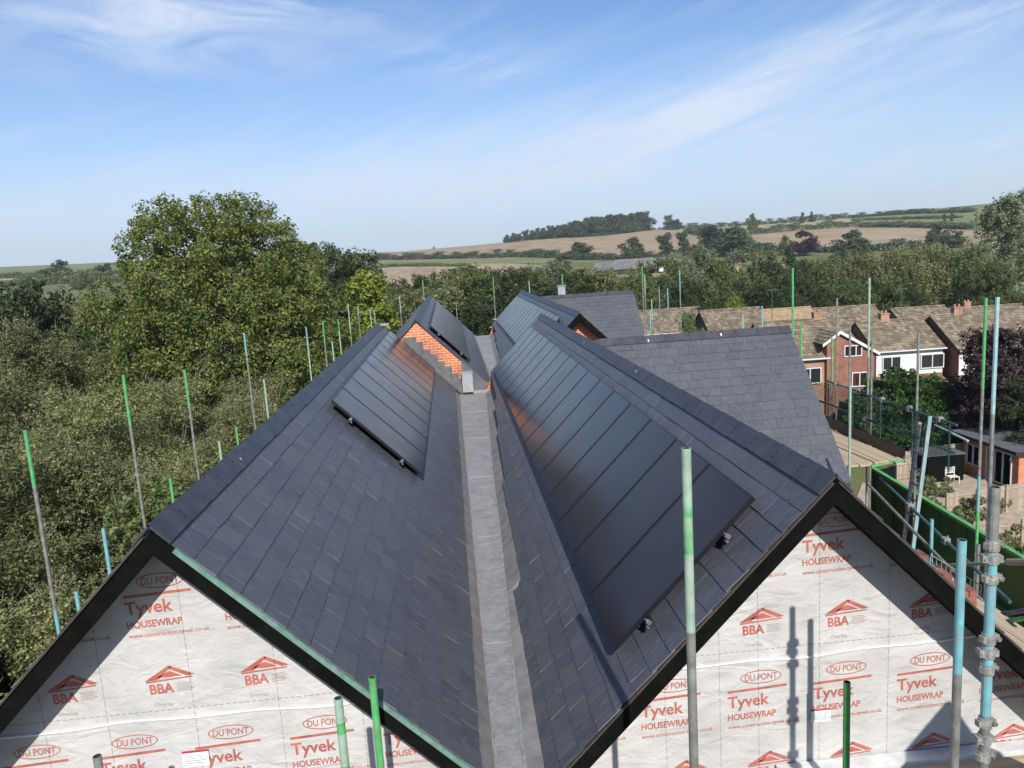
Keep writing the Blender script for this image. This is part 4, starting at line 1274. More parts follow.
TREES = {
 'maple': dict(name='maple_tree', rx=6.3, h0=3.0, h1=18.7, lobes=42, shape='round', n=150000, leaf=.095, clumps=60, cr=.13, mat='leaf_big', tr=.5, fill=.08),
 'scrub': dict(name='scrub_tree', rx=3.6, h0=.6, h1=9.6, lobes=24, shape='dome', n=74000, leaf=.048, clumps=80, cr=.13, mat='leaf_scrub', tr=.16, fill=.2, twigs=340),
 'hedgegreen': dict(name='hawthorn_tree', rx=3.0, h0=.3, h1=7.5, lobes=18, shape='dome', n=42000, leaf=.06, clumps=60, cr=.15, mat='leaf_mid', tr=.16, fill=.2, twigs=60),
 'dark': dict(name='dark_tree', rx=4.6, h0=1.5, h1=13, lobes=26, shape='round', n=32000, leaf=.125, clumps=34, cr=.19, mat='leaf_dark', tr=.3),
 'mid': dict(name='broadleaf_tree', rx=4.4, h0=1.5, h1=12.5, lobes=26, shape='round', n=32000, leaf=.125, clumps=34, cr=.19, mat='leaf_mid', tr=.28),
 'olive': dict(name='ash_tree', rx=4.6, h0=1.5, h1=12.5, lobes=28, shape='round', n=32000, leaf=.12, clumps=34, cr=.19, mat='leaf_olive', tr=.28),
 'silver': dict(name='willow_tree', rx=4.4, h0=1.0, h1=12.5, lobes=24, shape='dome', n=32000, leaf=.12, clumps=34, cr=.18, stretch=(.8, .8, 1.5), mat='leaf_silver', tr=.28),
 'weeping': dict(name='willow_tree', rx=6.0, h0=1.0, h1=12.5, lobes=26, shape='dome', n=26000, leaf=.15, clumps=40, cr=.15, stretch=(.6, .6, 1.9), mat='leaf_olive', tr=.3),
 'conifer': dict(name='conifer_tree', rx=4.4, h0=.8, h1=13.0, lobes=52, shape='cone', n=36000, leaf=.12, clumps=22, cr=.22, mat='leaf_yellow', tr=.2),
 'purple': dict(name='purple_tree', rx=3.4, h0=1.2, h1=9.0, lobes=24, shape='round', n=24000, leaf=.12, clumps=36, cr=.18, mat='leaf_purple', tr=.2),
 'laurel': dict(name='laurel_bush', rx=2.6, h0=.2, h1=5.2, lobes=20, shape='dome', n=18000, leaf=.11, clumps=36, cr=.18, mat='leaf_garden', tr=.12),
 'shrub': dict(name='garden_shrub', rx=.8, h0=.1, h1=1.7, lobes=8, shape='dome', n=3500, leaf=.05, clumps=26, cr=.2, mat='leaf_olive', tr=.04),
 'far': dict(name='far_tree', rx=5.0, h0=.5, h1=10, lobes=16, shape='dome', n=9000, leaf=.27, clumps=30, cr=.2, mat='leaf_far', tr=.3),
 'farmid': dict(name='field_tree', rx=5.0, h0=.5, h1=10, lobes=16, shape='dome', n=9000, leaf=.27, clumps=30, cr=.2, mat='leaf_mid', tr=.3),
}

RT = random.Random(42)
def place_px(kind, px, py_top, D, label, variant, group=None, wscale=None, cat='tree'):
    """stand a tree on the ground at forward distance D whose top reaches py_top"""
    p = atY(px, py_top, D)
    zg = float(terr(p[0], p[1])) if D > 30 else GZ
    h = p[2]-zg
    P = TREES[kind]
    sc_ = h/P['h1']*1.0
    ws = wscale if wscale is not None else sc_
    return tree(kind, 17, (p[0], p[1], zg), label, cat, ws, RT.uniform(0, 6.28), group, variant, sz=sc_)

# the big tree and its neighbours on the left
place_px('maple', 205, 198, 45, 'big round maple standing highest above the left side of the roof', 0)
place_px('mid', 292, 262, 58, 'mid green tree at the right shoulder of the big maple', 0)
place_px('dark', 326, 243, 78, 'tall dark tree between the big maple and the yellow-green conifer', 0)
place_px('dark', 350, 262, 88, 'dark tree just left of the yellow-green conifer, behind its tip', 1)
place_px('conifer', 366, 270, 52, 'bright yellow-green conifer behind the left ridge', 0, wscale=1.3)
place_px('dark', 6, 282, 48, 'very dark spreading tree at the left edge', 2)
place_px('dark', 40, 305, 52, 'low dark tree beside the very dark one at the left edge', 1)
place_px('olive', 70, 303, 60, 'brown-green tree top below the far left field, left one', 0)
place_px('olive', 105, 298, 62, 'brown-green tree top below the far left field, right one', 1)
place_px('mid', 30, 297, 75, 'green tree top under the far left hedge', 1)
place_px('olive', 140, 318, 50, 'brown-green tree at the left foot of the big maple', 2)

# scrub belt along the left eaves
sc_list = []
rows = [(-9.0, 9.2, 3.1, -6.4, 10), (-13.2, 9.8, 4.0, -4.7, 9), (-18.0, 13, 4.6, -3.2, 8), (-23.5, 17, 5.2, -2.3, 7), (-30, 22, 6.0, -2.0, 5)]
c = 0
for ri, (X, ya, st, zt, n) in enumerate(rows):
    for i in range(n):
        y = ya+i*st+RT.uniform(-.7, .7); x = X+RT.uniform(-.9, .9)
        if y > 50: continue
        if ri >= 2 and y > 34 and x > -22: continue
        kind = 'hedgegreen' if ((ri == 0 and i in (1, 4, 6)) or (ri == 1 and i == 0)) else 'scrub'
        h = zt-GZ+RT.uniform(-.9, .7)+min(1.6, i*.12)
        P = TREES[kind]
        s_ = h/P['h1']
        rown = ['first row by the left eaves', 'second row out from the left eaves', 'third row out from the left eaves', 'fourth row out from the left eaves', 'outermost row of the left scrub'][ri]
        pos = ['nearest', 'second nearest', 'third nearest', 'fourth nearest', 'fifth nearest', 'sixth nearest', 'seventh nearest', 'eighth nearest', 'ninth nearest', 'tenth nearest'][i]
        tree(kind, 5, (x, y, GZ), ('grey-green twiggy scrub tree, %s in the %s' if kind == 'scrub' else 'greener small-leaved tree, %s in the %s') % (pos, rown), 'tree', max(.9, s_*1.0), RT.uniform(0, 6.28), 'scrub trees left of the roof', RT.randrange(3) if kind == 'scrub' else 0, sz=s_)

# tree belt behind the building, left to right
belt = [(392, 290, 66, 'olive', 'brown-tinged'), (418, 274, 78, 'dark', 'dark'), (440, 272, 74, 'olive', 'brownish'), (462, 268, 84, 'dark', 'dark upright'), (486, 264, 80, 'mid', 'green'), (506, 270, 76, 'dark', 'dark low'), (528, 268, 84, 'mid', 'green rounded'), (546, 258, 90, 'silver', 'grey-green'), (566, 270, 84, 'dark', 'dark'), (590, 268, 88, 'olive', 'pale olive'), (612, 269, 92, 'olive', 'olive'), (634, 277, 84, 'mid', 'green'), (655, 259, 100, 'mid', 'green'), (678, 253, 104, 'silver', 'silver-grey'), (700, 247, 108, 'silver', 'tall silver-grey'), (722, 259, 100, 'mid', 'leafy green'), (744, 249, 108, 'silver', 'silvery'), (765, 251, 112, 'olive', 'pale olive'), (786, 255, 100, 'dark', 'dark'), (806, 261, 104, 'mid', 'green'), (690, 282, 84, 'dark', 'dark understorey'), (715, 287, 82, 'mid', 'bright green understorey'), (745, 281, 84, 'dark', 'dark understorey'), (775, 283, 86, 'dark', 'dark green understorey'), (668, 287, 80, 'dark', 'dark understorey'), (640, 289, 76, 'mid', 'green understorey'), (600, 292, 72, 'mid', 'green understorey'), (830, 255, 108, 'weeping', 'trailing willow'), (868, 251, 112, 'weeping', 'trailing willow'), (905, 245, 104, 'weeping', 'big trailing willow'), (938, 241, 108, 'weeping', 'tall trailing willow'), (966, 245, 104, 'weeping', 'trailing willow'), (812, 283, 92, 'dark', 'dark'), (850, 283, 90, 'mid', 'green'), (885, 277, 92, 'mid', 'green'), (912, 285, 92, 'dark', 'dark low'), (990, 261, 98, 'mid', 'green'), (735, 297, 78, 'conifer', 'yellow-green low')]
nth = ['first', 'second', 'third', 'fourth', 'fifth', 'sixth', 'seventh', 'eighth', 'ninth', 'tenth', 'eleventh', 'twelfth', 'thirteenth', 'fourteenth', 'fifteenth', 'sixteenth', 'seventeenth', 'eighteenth', 'nineteenth', 'twentieth',
       'twenty-first', 'twenty-second', 'twenty-third', 'twenty-fourth', 'twenty-fifth', 'twenty-sixth', 'twenty-seventh', 'twenty-eighth', 'twenty-ninth', 'thirtieth', 'thirty-first', 'thirty-second', 'thirty-third', 'thirty-fourth', 'thirty-fifth', 'thirty-sixth', 'thirty-seventh', 'thirty-eighth', 'thirty-ninth', 'fortieth', 'forty-first', 'forty-second']
for k, (px, py, D, kind, look) in enumerate(sorted(belt)):
    ws = None
    if kind == 'conifer': ws = .9
    place_px(kind, px, py, D, '%s tree, %s from the left in the tree belt behind the roofs' % (look, nth[k]), k % 3 if kind in ('mid', 'dark', 'olive') else k % 2, 'tree belt behind the roofs', wscale=ws)
place_px('silver', 1008, 187, 112, 'tall pale green tree rising highest at the right edge', 1, wscale=1.9)
place_px('silver', 1045, 198, 118, 'tall tree partly cut off by the right edge', 2, wscale=1.5)

# mid-distance trees and hedges in the fields
for (px, py, h, w, kind, lab) in ((490, 243, 6, 1.0, 'far', 'lone round tree on the brown hill skyline, left of the wood'), (369, 250, 6, 1.1, 'far', 'tree on the skyline at the left end of the brown hill'), (405, 250, 3, .7, 'far', 'small bush on the brown hill skyline'), (434, 249, 3, .8, 'far', 'bush on the brown skyline between two others'),
                             (578, 258, 9, 2.6, 'farmid', 'wide green clump at the foot of the brown hill'), (632, 258, 11, 1.6, 'farmid', 'green clump above the grey barn'), (665, 256, 12, 1.2, 'far', 'dark tree right of the grey barn'), (683, 252, 12, 1.0, 'far', 'slim dark tree on the brown field\'s lower edge'),
                             (712, 250, 13, 1.6, 'far', 'dark tree on the brown field\'s right corner'), (738, 256, 14, 2.0, 'far', 'broad dark tree between the two brown fields'), (805, 256, 11, 1.5, 'purple', 'dark purple tree below the right brown field'), (786, 255, 9, .9, 'farmid', 'light green tree left of the purple one'),
                             (850, 262, 12, 1.5, 'far', 'dark tree right of the purple one'), (938, 250, 11, 1.1, 'far', 'dark tree at the right brown field\'s lower edge'), (955, 248, 7, 1.5, 'farmid', 'green bush at the right brown field\'s corner'), (752, 229, 12, .9, 'farmid', 'tall tree on the pale yellow field'),
                             (802, 223, 9, .7, 'far', 'left of two trees on the right skyline'), (812, 222, 9, .6, 'far', 'right of two trees on the right skyline'), (61, 282, 12, 1.6, 'far', 'domed dark clump in the far left field'), (30, 290, 6, 1.8, 'farmid', 'low green bush left of the domed clump'),
                             (85, 289, 8, 1.5, 'farmid', 'green bush right of the domed clump'), (105, 280, 9, 1.5, 'far', 'dark bush beside the big maple in the far left field'), (944, 222, 5, .6, 'far', 'left small tree on the far right green field'), (952, 221, 5, .6, 'far', 'right small tree on the far right green field'),
                             (645, 268, 5, .8, 'farmid', 'bush in front of the grey barn'), (700, 268, 10, 1.5, 'farmid', 'green tree at the right end of the barn'), (560, 270, 8, 1.5, 'farmid', 'bush left of the barn track')):
    x, y, z = hit(px, py)
    P = TREES[kind]
    s_ = h/P['h1']
    r = math.hypot(x, y)/480
    tree(kind, 23, (x, y, z-.2), lab, 'tree', s_*w, RT.uniform(0, 6.28), 'field trees on the hills', 5 if kind == 'purple' else RT.randrange(3), sz=s_)

# the wood on the hill crest: separate trees
edge_y = [(505, 243), (530, 240), (560, 238), (600, 236), (640, 231), (660, 229), (680, 230)]
ex = [e[0] for e in edge_y]; ey = [e[1] for e in edge_y]
kk = 0
for row in range(2):
    for px in np.arange(508+row*3, 680, 6.0):
        x, y, z = hit(px, float(np.interp(px, ex, ey))-row*1.0, 300, 1500)
        s0 = row*22
        rr_ = math.hypot(x, y); x += x/rr_*s0; y += y/rr_*s0
        h = float(np.interp(px, [505, 540, 600, 640, 665, 680], [7, 12, 17, 17, 20, 7]))*RT.uniform(.86, 1.1)
        s_ = h/10
        tree('far', 31, (x, y, float(terr(x, y))-.3), 'dark wood tree, %s from the left in the %s row on the hill crest' % (nth[int(kk)], 'front' if row == 0 else 'back'), 'tree', max(1.3, s_*1.3), RT.uniform(0, 6.28), 'wood on the hill crest', RT.randrange(3), sz=s_)
        kk += 1
    kk = 0

def hedge(label, pts, h, step=4.5, mat='leaf_far', leaf=.5, n=9):
    W_ = [hit(*p) for p in pts]
    P = []
    for a, b in zip(W_, W_[1:]):
        d = math.dist(a[:2], b[:2]); m = max(2, int(d/step))
        for i in range(m):
            t = i/m; x = a[0]+(b[0]-a[0])*t+RT.uniform(-1, 1); y = a[1]+(b[1]-a[1])*t+RT.uniform(-1, 1)
            P.append((x, y, float(terr(x, y))))
    o = empty('hedgerow', P[0], label, 'hedge', 'field hedgerows')
    P = np.array(P); org = P[0]
    hh = h*rng.uniform(.55, 1.35, (len(P), 1))
    n_ = 320
    C = P[:, None, :]-org + rng.normal(0, 1, (len(P), n_, 3))*np.array([step*.4, step*.4, 0]) + np.stack([np.zeros((len(P), n_)), np.zeros((len(P), n_)), rng.random((len(P), n_))**.7*hh], -1)
    V = leaf_quads(C.reshape(-1, 3), np.tile(np.array([0, -.4, .6]), (len(P)*n_, 1)), leaf)
    crown_obj('foliage', V, M[mat], o)
hedge('dark hedge along the foot of the brown hill', [(370, 260), (440, 259), (520, 257), (560, 258)], 4)
hedge('hedge under the narrow green meadow left of centre', [(376, 268), (400, 266), (470, 266)], 1.5, mat='leaf_mid')
hedge('thick hedge running down between the two brown fields', [(690, 233), (712, 238), (735, 244), (752, 250)], 5)
hedge('hedge along the foot of the brown hill, behind the grey barns', [(575, 260), (640, 259), (700, 257), (745, 253)], 3)
hedge('hedge along the lower edge of the right brown field', [(755, 251), (830, 252), (900, 250), (975, 246)], 3.5)
hedge('hedge between the pale yellow field and the right brown field', [(735, 235), (790, 231), (862, 226)], 4)
hedge('hedge above the right brown field under the green strip', [(862, 227), (910, 227), (975, 229)], 2.5)
hedge('hedge on the right skyline above the yellow field', [(684, 229), (740, 226), (800, 222), (862, 217)], 4)
hedge('skyline hedge above the far right green field', [(862, 217), (910, 214), (975, 212)], 3)
hedge('hedge across the middle of the far right green field', [(870, 220), (960, 218)], 1.2)
hedge('hedge below the green strip at the far left', [(-10, 279), (60, 276), (130, 274)], 3)
hedge('low hedge at the foot of the far left straw strip', [(-10, 287), (60, 284), (140, 282)], 5, mat='leaf_mid')

# ------------------------------------------------------------------ neighbouring houses
def roof_courses(mb, P0, u, v, n, L_, w, mi=0, gauge=.34, tw=.33, seed=0):
    R = random.Random(seed)
    P0 = np.array(P0, float); u = np.array(u, float); v = np.array(v, float); n = np.array(n, float)
    k = int(math.ceil(L_/gauge))
    for i in range(k):
        s1 = L_-i*gauge; s0 = max(0, s1-gauge-.03)
        if s1 < .05: break
        m = max(1, int(w/tw)); q = w/m
        for j in range(m):
            h1 = .045+R.uniform(-.014, .018)
            a, b = j*q, (j+1)*q-.012
            mid = (a+b)/2
            pt = lambda s_, v_, h_: P0+u*s_+v*v_+n*h_
            mb.add([pt(s0, a, .0), pt(s0, mid, .02), pt(s0, b, .0), pt(s1, b, h1-.01), pt(s1, mid, h1+.02), pt(s1, a, h1-.01), pt(s1, a, -.01), pt(s1, b, -.01)],
                   [(0, 1, 4, 5), (1, 2, 3, 4), (5, 4, 3, 7, 6)], mi)

def window_part(root, x0, z0, w, h, y, panes=2, nrm=(0, -1, 0), tx=(1, 0, 0), name='window'):
    tx = Vector(tx); nn = Vector(nrm); o0 = Vector((0, 0, 0))
    def P(a, z, dpt): 
        q = Vector(y) + tx*a + nn*dpt; q.z = z; return q
    g = MB()
    c = [P(x0+.03, z0+.03, -.03), P(x0+w-.03, z0+.03, -.03), P(x0+w-.03, z0+h-.03, -.03), P(x0+.03, z0+h-.03, -.03)]
    g.add(c, [(0, 1, 2, 3)])
    go = g.build(name, M['glass'], root)
    f = MB()
    f.bar(P(x0, z0+.035, .01), P(x0+w, z0+.035, .01), .09, .07); f.bar(P(x0, z0+h-.035, .01), P(x0+w, z0+h-.035, .01), .09, .07)
    for k in range(panes+1):
        a = x0+.035+(w-.07)*k/panes
        f.bar(P(a, z0+.07, .01), P(a, z0+h-.07, .01), .07, .09, up=tuple(nn))
    f.build('window_frame', M['white'], go)

def neighbour(name, label, loc, rz, w, d, eh, pitch, tile='tile', wall='brick_old', cladding=None, windows=(), chimney=None, porch=None, gable_windows=(), verge=True, side_black=True, group='houses in the estate on the right'):
    """front faces -y locally; x from 0 to w; ridge along x"""
    o = empty(name, loc, label, 'house', group, rz)
    tp = math.tan(radians(pitch)); rise = d/2*tp
    mb = MB()
    # walls: gable-ended box
    prof = [(0, 0), (0, eh), (d/2, eh+rise-.06), (d, eh), (d, 0)]
    mb.prism([(0, y, z) for y, z in prof][::-1], (w, 0, 0), 0)
    mb.build('wall', M[wall], o)
    rf = MB()
    cp, sp_ = cos(radians(pitch)), sin(radians(pitch)); L_ = d/2/cp+.32
    roof_courses(rf, (-.12, d/2, eh+rise+.05), (0, -cp, -sp_), (1, 0, 0), (0, -sp_, cp), L_, w+.24, seed=int(loc[0]*7))
    roof_courses(rf, (-.12, d/2, eh+rise+.05), (0, cp, -sp_), (1, 0, 0), (0, sp_, cp), L_, w+.24, seed=int(loc[0]*9))
    x = -.12
    while x < w+.1:
        rf.prism([(x, d/2-.12, eh+rise+.07), (x, d/2, eh+rise+.17), (x, d/2+.12, eh+rise+.07)], (.42, 0, 0), 0); x += .44
    ro = rf.build('roof', M[tile], o)
    if chimney:
        for cx_ in chimney:
            c = MB(); c.box((cx_, d/2+.1, eh+rise+.1), (.7, .5, 1.0)); c.box((cx_, d/2+.1, eh+rise+.63), (.8, .6, .07))
            for q in (-.18, .18): c.tube((cx_+q, d/2+.1, eh+rise+.66), (cx_+q, d/2+.1, eh+rise+.88), .09, n=8)
            c.build('chimney', M['brick_pale'], ro)
    if verge:
        for xs in (-.14, w+.12):
            v = MB()
            v.prism([(xs, -.28, eh-.17), (xs, d/2, eh+rise+.02), (xs, d+.28, eh-.17), (xs, d+.28, eh-.37), (xs, d/2, eh+rise-.18), (xs, -.28, eh-.37)], (.02, 0, 0), 0)
            v.build('verge_board', M['tile_dark'] if side_black else M['white'], o)
    g = MB(); g.bar((-.1, -.33, eh-.12), (w+.1, -.33, eh-.12), .11, .1); g.box((w/2, -.05, eh-.16), (w+.1, .02, .2)); g.build('roof_gutter', M['white'], o)
    if cladding:
        z0, z1 = cladding
        c = MB(); z = z0
        while z < z1-.02:
            c.prism([(.04, -.035, z), (.04, -.012, min(z+.15, z1)), (.04, -.002, min(z+.15, z1)), (.04, -.002, z)][::-1], (w-.08, 0, 0), 0); z += .152
        c.build('white_cladding', M['white'], o)
    for (a, z, ww, hh, p) in windows: window_part(o, a, z, ww, hh, (0, -.085, 0), p)
    for (a, z, ww, hh, p) in gable_windows: window_part(o, a, z, ww, hh, (-.012, 0, 0), p, nrm=(-1, 0, 0), tx=(0, -1, 0))
    if porch:
        xa, xb, dp_, z1 = porch
        c = MB()
        c.box(((xa+xb)/2, -dp_/2, (z1-.8)/2), (xb-xa-.3, dp_-.2, z1-.8)); c.build('porch_wall', M[wall], o)
        c = MB(); q = sqrt(dp_**2+.8**2)
        roof_courses(c, (xa, -.05, z1), (0, -dp_/q, -.8/q), (1, 0, 0), (0, -.8/q, dp_/q), q+.2, xb-xa, seed=4)
        c.prism([(xa, -.05, z1-.02), (xa, -dp_-.1, z1-.86), (xa, -dp_-.1, z1-.95), (xa, -.05, z1-.11)], (xb-xa, 0, 0), 0)
        c.build('porch_roof', M[tile], o)
        window_part(o, xa+.5, .5, 1.4, 1.4, (0, -dp_+.08, 0), 2)
    return o

HG = -15.0
def hx(px, D, Z=-8.8, py=340):
    r = ray(px, py); return r[0]*D/r[1]
rz = radians(-2)
# white-clad house with the porch roof
xC = hx(876, 58); wC = hx(942, 58)-xC
neighbour('terraced_house', 'white-clad brown-tiled house in the middle of the right-hand terrace, behind the laurels', (xC, 58, HG), rz, wC, 6.4, 6.0, 31, cladding=(3.9, 5.8), windows=[(.5, 4.35, 1.5, 1.1, 2), (3.6, 4.3, 1.9, 1.15, 2)], chimney=[wC*.43], porch=(0, wC, 2.2, 3.6))
xD = hx(955, 57.0); wD = 6.2
neighbour('terraced_house', 'house right of the white-clad one with a dark brick side and white window band', (xD, 56.5, HG), rz, wD, 7.6, 5.85, 31, cladding=(3.8, 5.6), windows=[(.7, 4.2, 1.5, 1.15, 2), (3.8, 4.2, 1.5, 1.15, 2)], chimney=[2.2], porch=(0, wD, 2.0, 3.4))
neighbour('terraced_house', 'house at the right edge behind the purple tree', (xD+wD+.25, 57.5, HG), rz, 7, 7.0, 6.1, 31, cladding=(3.8, 5.6), windows=[(1, 4.2, 1.5, 1.15, 2)], chimney=[3.4])
# brick house with its gable facing the camera: ridge runs away from us
def gable_house():
    D = 54.5
    xl, xr = hx(827, D), hx(874, D); w = xr-xl
    o = empty('gabled_house', (xl, D, HG), 'red brick house whose white-edged gable and window face the camera', 'house', 'houses in the estate on the right', rz)
    zt = atY(839, 331, D)[2]-HG; zl = atY(827, 340, D)[2]-HG; zr = atY(874, 350, D)[2]-HG; xa = hx(839, D)-xl
    mb = MB(); mb.prism([(0, 0, 0), (w, 0, 0), (w, 0, zr-.1), (xa, 0, zt-.12), (0, 0, zl-.1)], (0, 8, 0), 0); mb.build('wall', M['brick_old'], o)
    rf = MB()
    for (x0_, z0_, x1_, z1_) in ((xa, zt, w+.3, zr-.18), (xa, zt, -.4, zl-.3)):
        d = Vector((x1_-x0_, 0, z1_-z0_)); L_ = d.length; d.normalize()
        n_ = Vector((-d.z, 0, d.x)) if d.x > 0 else Vector((d.z, 0, -d.x))
        roof_courses(rf, (x0_, -.2, z0_), tuple(d), (0, 1, 0), tuple(n_), L_, 8.3, seed=3)
    rf.build('roof', M['tile'], o)
    vb = MB()
    vb.prism([(xa, -.23, zt+.05), (w+.3, -.23, zr-.15), (w+.3, -.23, zr-.38), (xa, -.23, zt-.2)], (0, .025, 0), 0)
    vb.prism([(-.4, -.23, zl-.27), (xa-.005, -.23, zt+.05), (xa-.005, -.23, zt-.2), (-.4, -.23, zl-.5)], (0, .025, 0), 0)
    vb.build('barge_board', M['white'], o)
    pw = atY(843.5, 357, D)
    window_part(o, pw[0]-xl, pw[2]-HG, 1.35, .85, (0, -.03, 0), 3)
    pw = atY(851, 379, D)
    window_part(o, pw[0]-xl, pw[2]-HG-.6, 1.2, 1.1, (0, -.03, 0), 2)
    l = MB(); l.box((w*.62, -.5, 2.9), (w*.7, 1.0, .12)); l.build('lean_to_roof', M['flat_roof'], o)
gable_house()
xA = hx(770, 55); wA = hx(829, 55)-xA
neighbour('terraced_house', 'pale brick house left of the gabled one, its lower window behind the green tube', (xA, 55, HG), rz, wA, 6.4, 6.35, 37, wall='brick_pale', windows=[(wA-2.4, 4.35, 1.7, 1.2, 2), (wA-5.0, 4.35, 1.2, 1.2, 1)], chimney=None)
neighbour('terraced_house', 'brown roof rising between the pale brick house and the white-clad one', (hx(832, 60), 60.5, HG), rz, hx(878, 60)-hx(832, 60), 6.2, 6.3, 31, chimney=[.4])
# back row
for (pa, pb, D, eh, tl, lab, ch) in ((770, 823, 74, 6.5, 'tile_tan', 'sunlit tan roof in the back row, left of the chimneys', None), (827, 888, 77, 6.0, 'tile', 'brown roof in the back row above the gabled brick house', None),
                                 (909, 962, 72, 5.9, 'tile', 'brown roof in the back row above the white-clad house', None), (966, 1040, 74, 5.3, 'tile', 'long brown roof in the back row at the right edge', [2.2])):
    x0_ = hx(pa, D, py=315); w_ = hx(pb, D, py=315)-x0_
    neighbour('terraced_house', lab, (x0_, D, HG), rz, w_, 6.6, eh-.3, 29, tile=tl, chimney=ch, windows=[(1, 4, 1.4, 1.1, 2)])
# bungalows left of them, beyond the wing
x0_ = hx(712, 66, py=318); w_ = hx(771, 66, py=318)-x0_
neighbour('bungalow', 'brown tiled low house beyond the wing ridge, with a dark gable on its left', (x0_, 66, HG), rz, w_, 7.0, 7.0, 30, wall='barn_wall', windows=[(1, 2.8, 1.6, 1.1, 2)], chimney=None)
x0_ = hx(640, 70, py=318); w_ = hx(708, 70, py=318)-x0_
neighbour('bungalow', 'brown tiled low house behind the distant tubes, left of the bush', (x0_, 71, HG), rz, w_, 6.6, 7.2, 29, windows=[(1, 2.6, 1.6, 1.1, 2)], chimney=None)
place_px('mid', 690, 312, 60, 'bush between the two low brown houses beyond the wing', 2, wscale=.38)

# barn on the hill
bx_, by_, bz_ = hit(592, 276); ex_, ey_, ez_ = hit(675, 272)
def barn(label, x, y, z, w, d, h, r, rz_):
    o = empty('barn', (x, y, z-1), label, 'barn', 'farm barns below the brown hill', rz_)
    mb = MB(); mb.prism([(0, 0, 0), (0, 0, h), (0, d/2, h+r-.1), (0, d, h), (0, d, 0)][::-1], (w, 0, 0)); mb.build('wall', M['barn_wall'], o)
    mb = MB()
    for sg in (0, 1):
        y0_, y1_ = (-.6, d/2) if sg == 0 else (d+.6, d/2)
        z0_ = h-.2
        P = [(-.4, y0_, z0_), (w+.4, y0_, z0_), (w+.4, y1_, h+r), (-.4, y1_, h+r)]
        mb.add(P+[(p[0], p[1], p[2]-.2) for p in P], [(0, 1, 2, 3) if sg == 0 else (3, 2, 1, 0), (4, 5, 1, 0), (7, 6, 5, 4)])
    n = int(w/1.2)
    for k in range(n+1): mb.bar((w*k/n, -.6, h-.15), (w*k/n, d/2, h+r+.04), .12, .06)
    mb.build('roof', M['barn_roof'], o)
    mb = MB()
    for k in range(int(w/6)): mb.box((3+k*6, -.03, 1.6), (3, .05, 2.6))
    mb.build('doorway', M['tile_dark'], o)
    return o
wB = math.dist((bx_, by_), (ex_, ey_))
az_ = atan2(ey_-by_, ex_-bx_)
rr_ = math.hypot(bx_, by_)
barn('long grey-roofed barn below the brown hill', bx_+(ex_-bx_)*.27, by_+(ey_-by_)*.27, bz_, wB*.73, 12, 3.4, 3.6, az_)
barn('shorter brown-grey barn at the left end of the long barn', bx_, by_-3, bz_, wB*.27, 11, 3.2, 3.0, az_)
tx_, ty_, tz_ = hit(661, 273)
o = empty('white_tank', (tx_, ty_, tz_+.6), 'small white tank standing against the long barn', 'tank')
mb = MB(); mb.tube((0, 0, 0), (0, 0, 2.4), 1.0, n=14); mb.tube((0, 0, 2.4), (0, 0, 2.8), 1.0, .3, n=14); mb.build('drum', M['white'], o)

# ------------------------------------------------------------------ gardens on the right
def close_fence(label, pts, h=1.8, post=True, grp='close-boarded garden fences'):
    p0 = Vector(pts[0]); o = empty('garden_fence', pts[0], label, 'fence', grp)
    R = random.Random(int(p0.x*31))
    bd = MB(); ps = MB(); rl = MB()
    for a, b in zip(pts, pts[1:]):
        a = Vector(a)-p0; b = Vector(b)-p0; d = b-a; L_ = d.length; u = d/L_
        nn = Vector((-u.y, u.x, 0)); n = int(L_/.11)
        for i in range(n):
            c = a+u*(i+.5)*L_/n+nn*R.uniform(-.006, .006); hh = h+R.uniform(-.012, .012)
            bd.bar(c, c+Vector((0, 0, hh)), L_/n-.006, .018, up=tuple(nn))
        for i in range(int(L_/1.83)+1):
            c = a+u*min(L_, i*1.83)-nn*.07; ps.bar(c, c+Vector((0, 0, h+.1)), .09, .09, up=tuple(nn))
        for z in (.3, h*.55, h-.15): rl.bar(a-nn*.03+Vector((0, 0, z)), b-nn*.03+Vector((0, 0, z)), .04, .06)
        rl.bar(a+Vector((0, 0, h+.02)), b+Vector((0, 0, h+.02)), .05, .03)
    bd.build('boards', M['fence'], o); ps.build('posts', M['fence'], o); rl.build('rails', M['fence'], o)
def G(px, py, Z=HG):
    p = atZ(px, py, Z); return (float(p[0]), float(p[1]), Z)
close_fence('garden fence behind the dark shade, left of the garden room', [G(896, 480), G(980, 466)], 1.7)
close_fence('nearer garden fence running right below the garden room', [G(945, 522), G(1040, 508)], 1.5)
close_fence('lowest garden fence at the right edge', [G(985, 556), G(1060, 546)], 1.5)
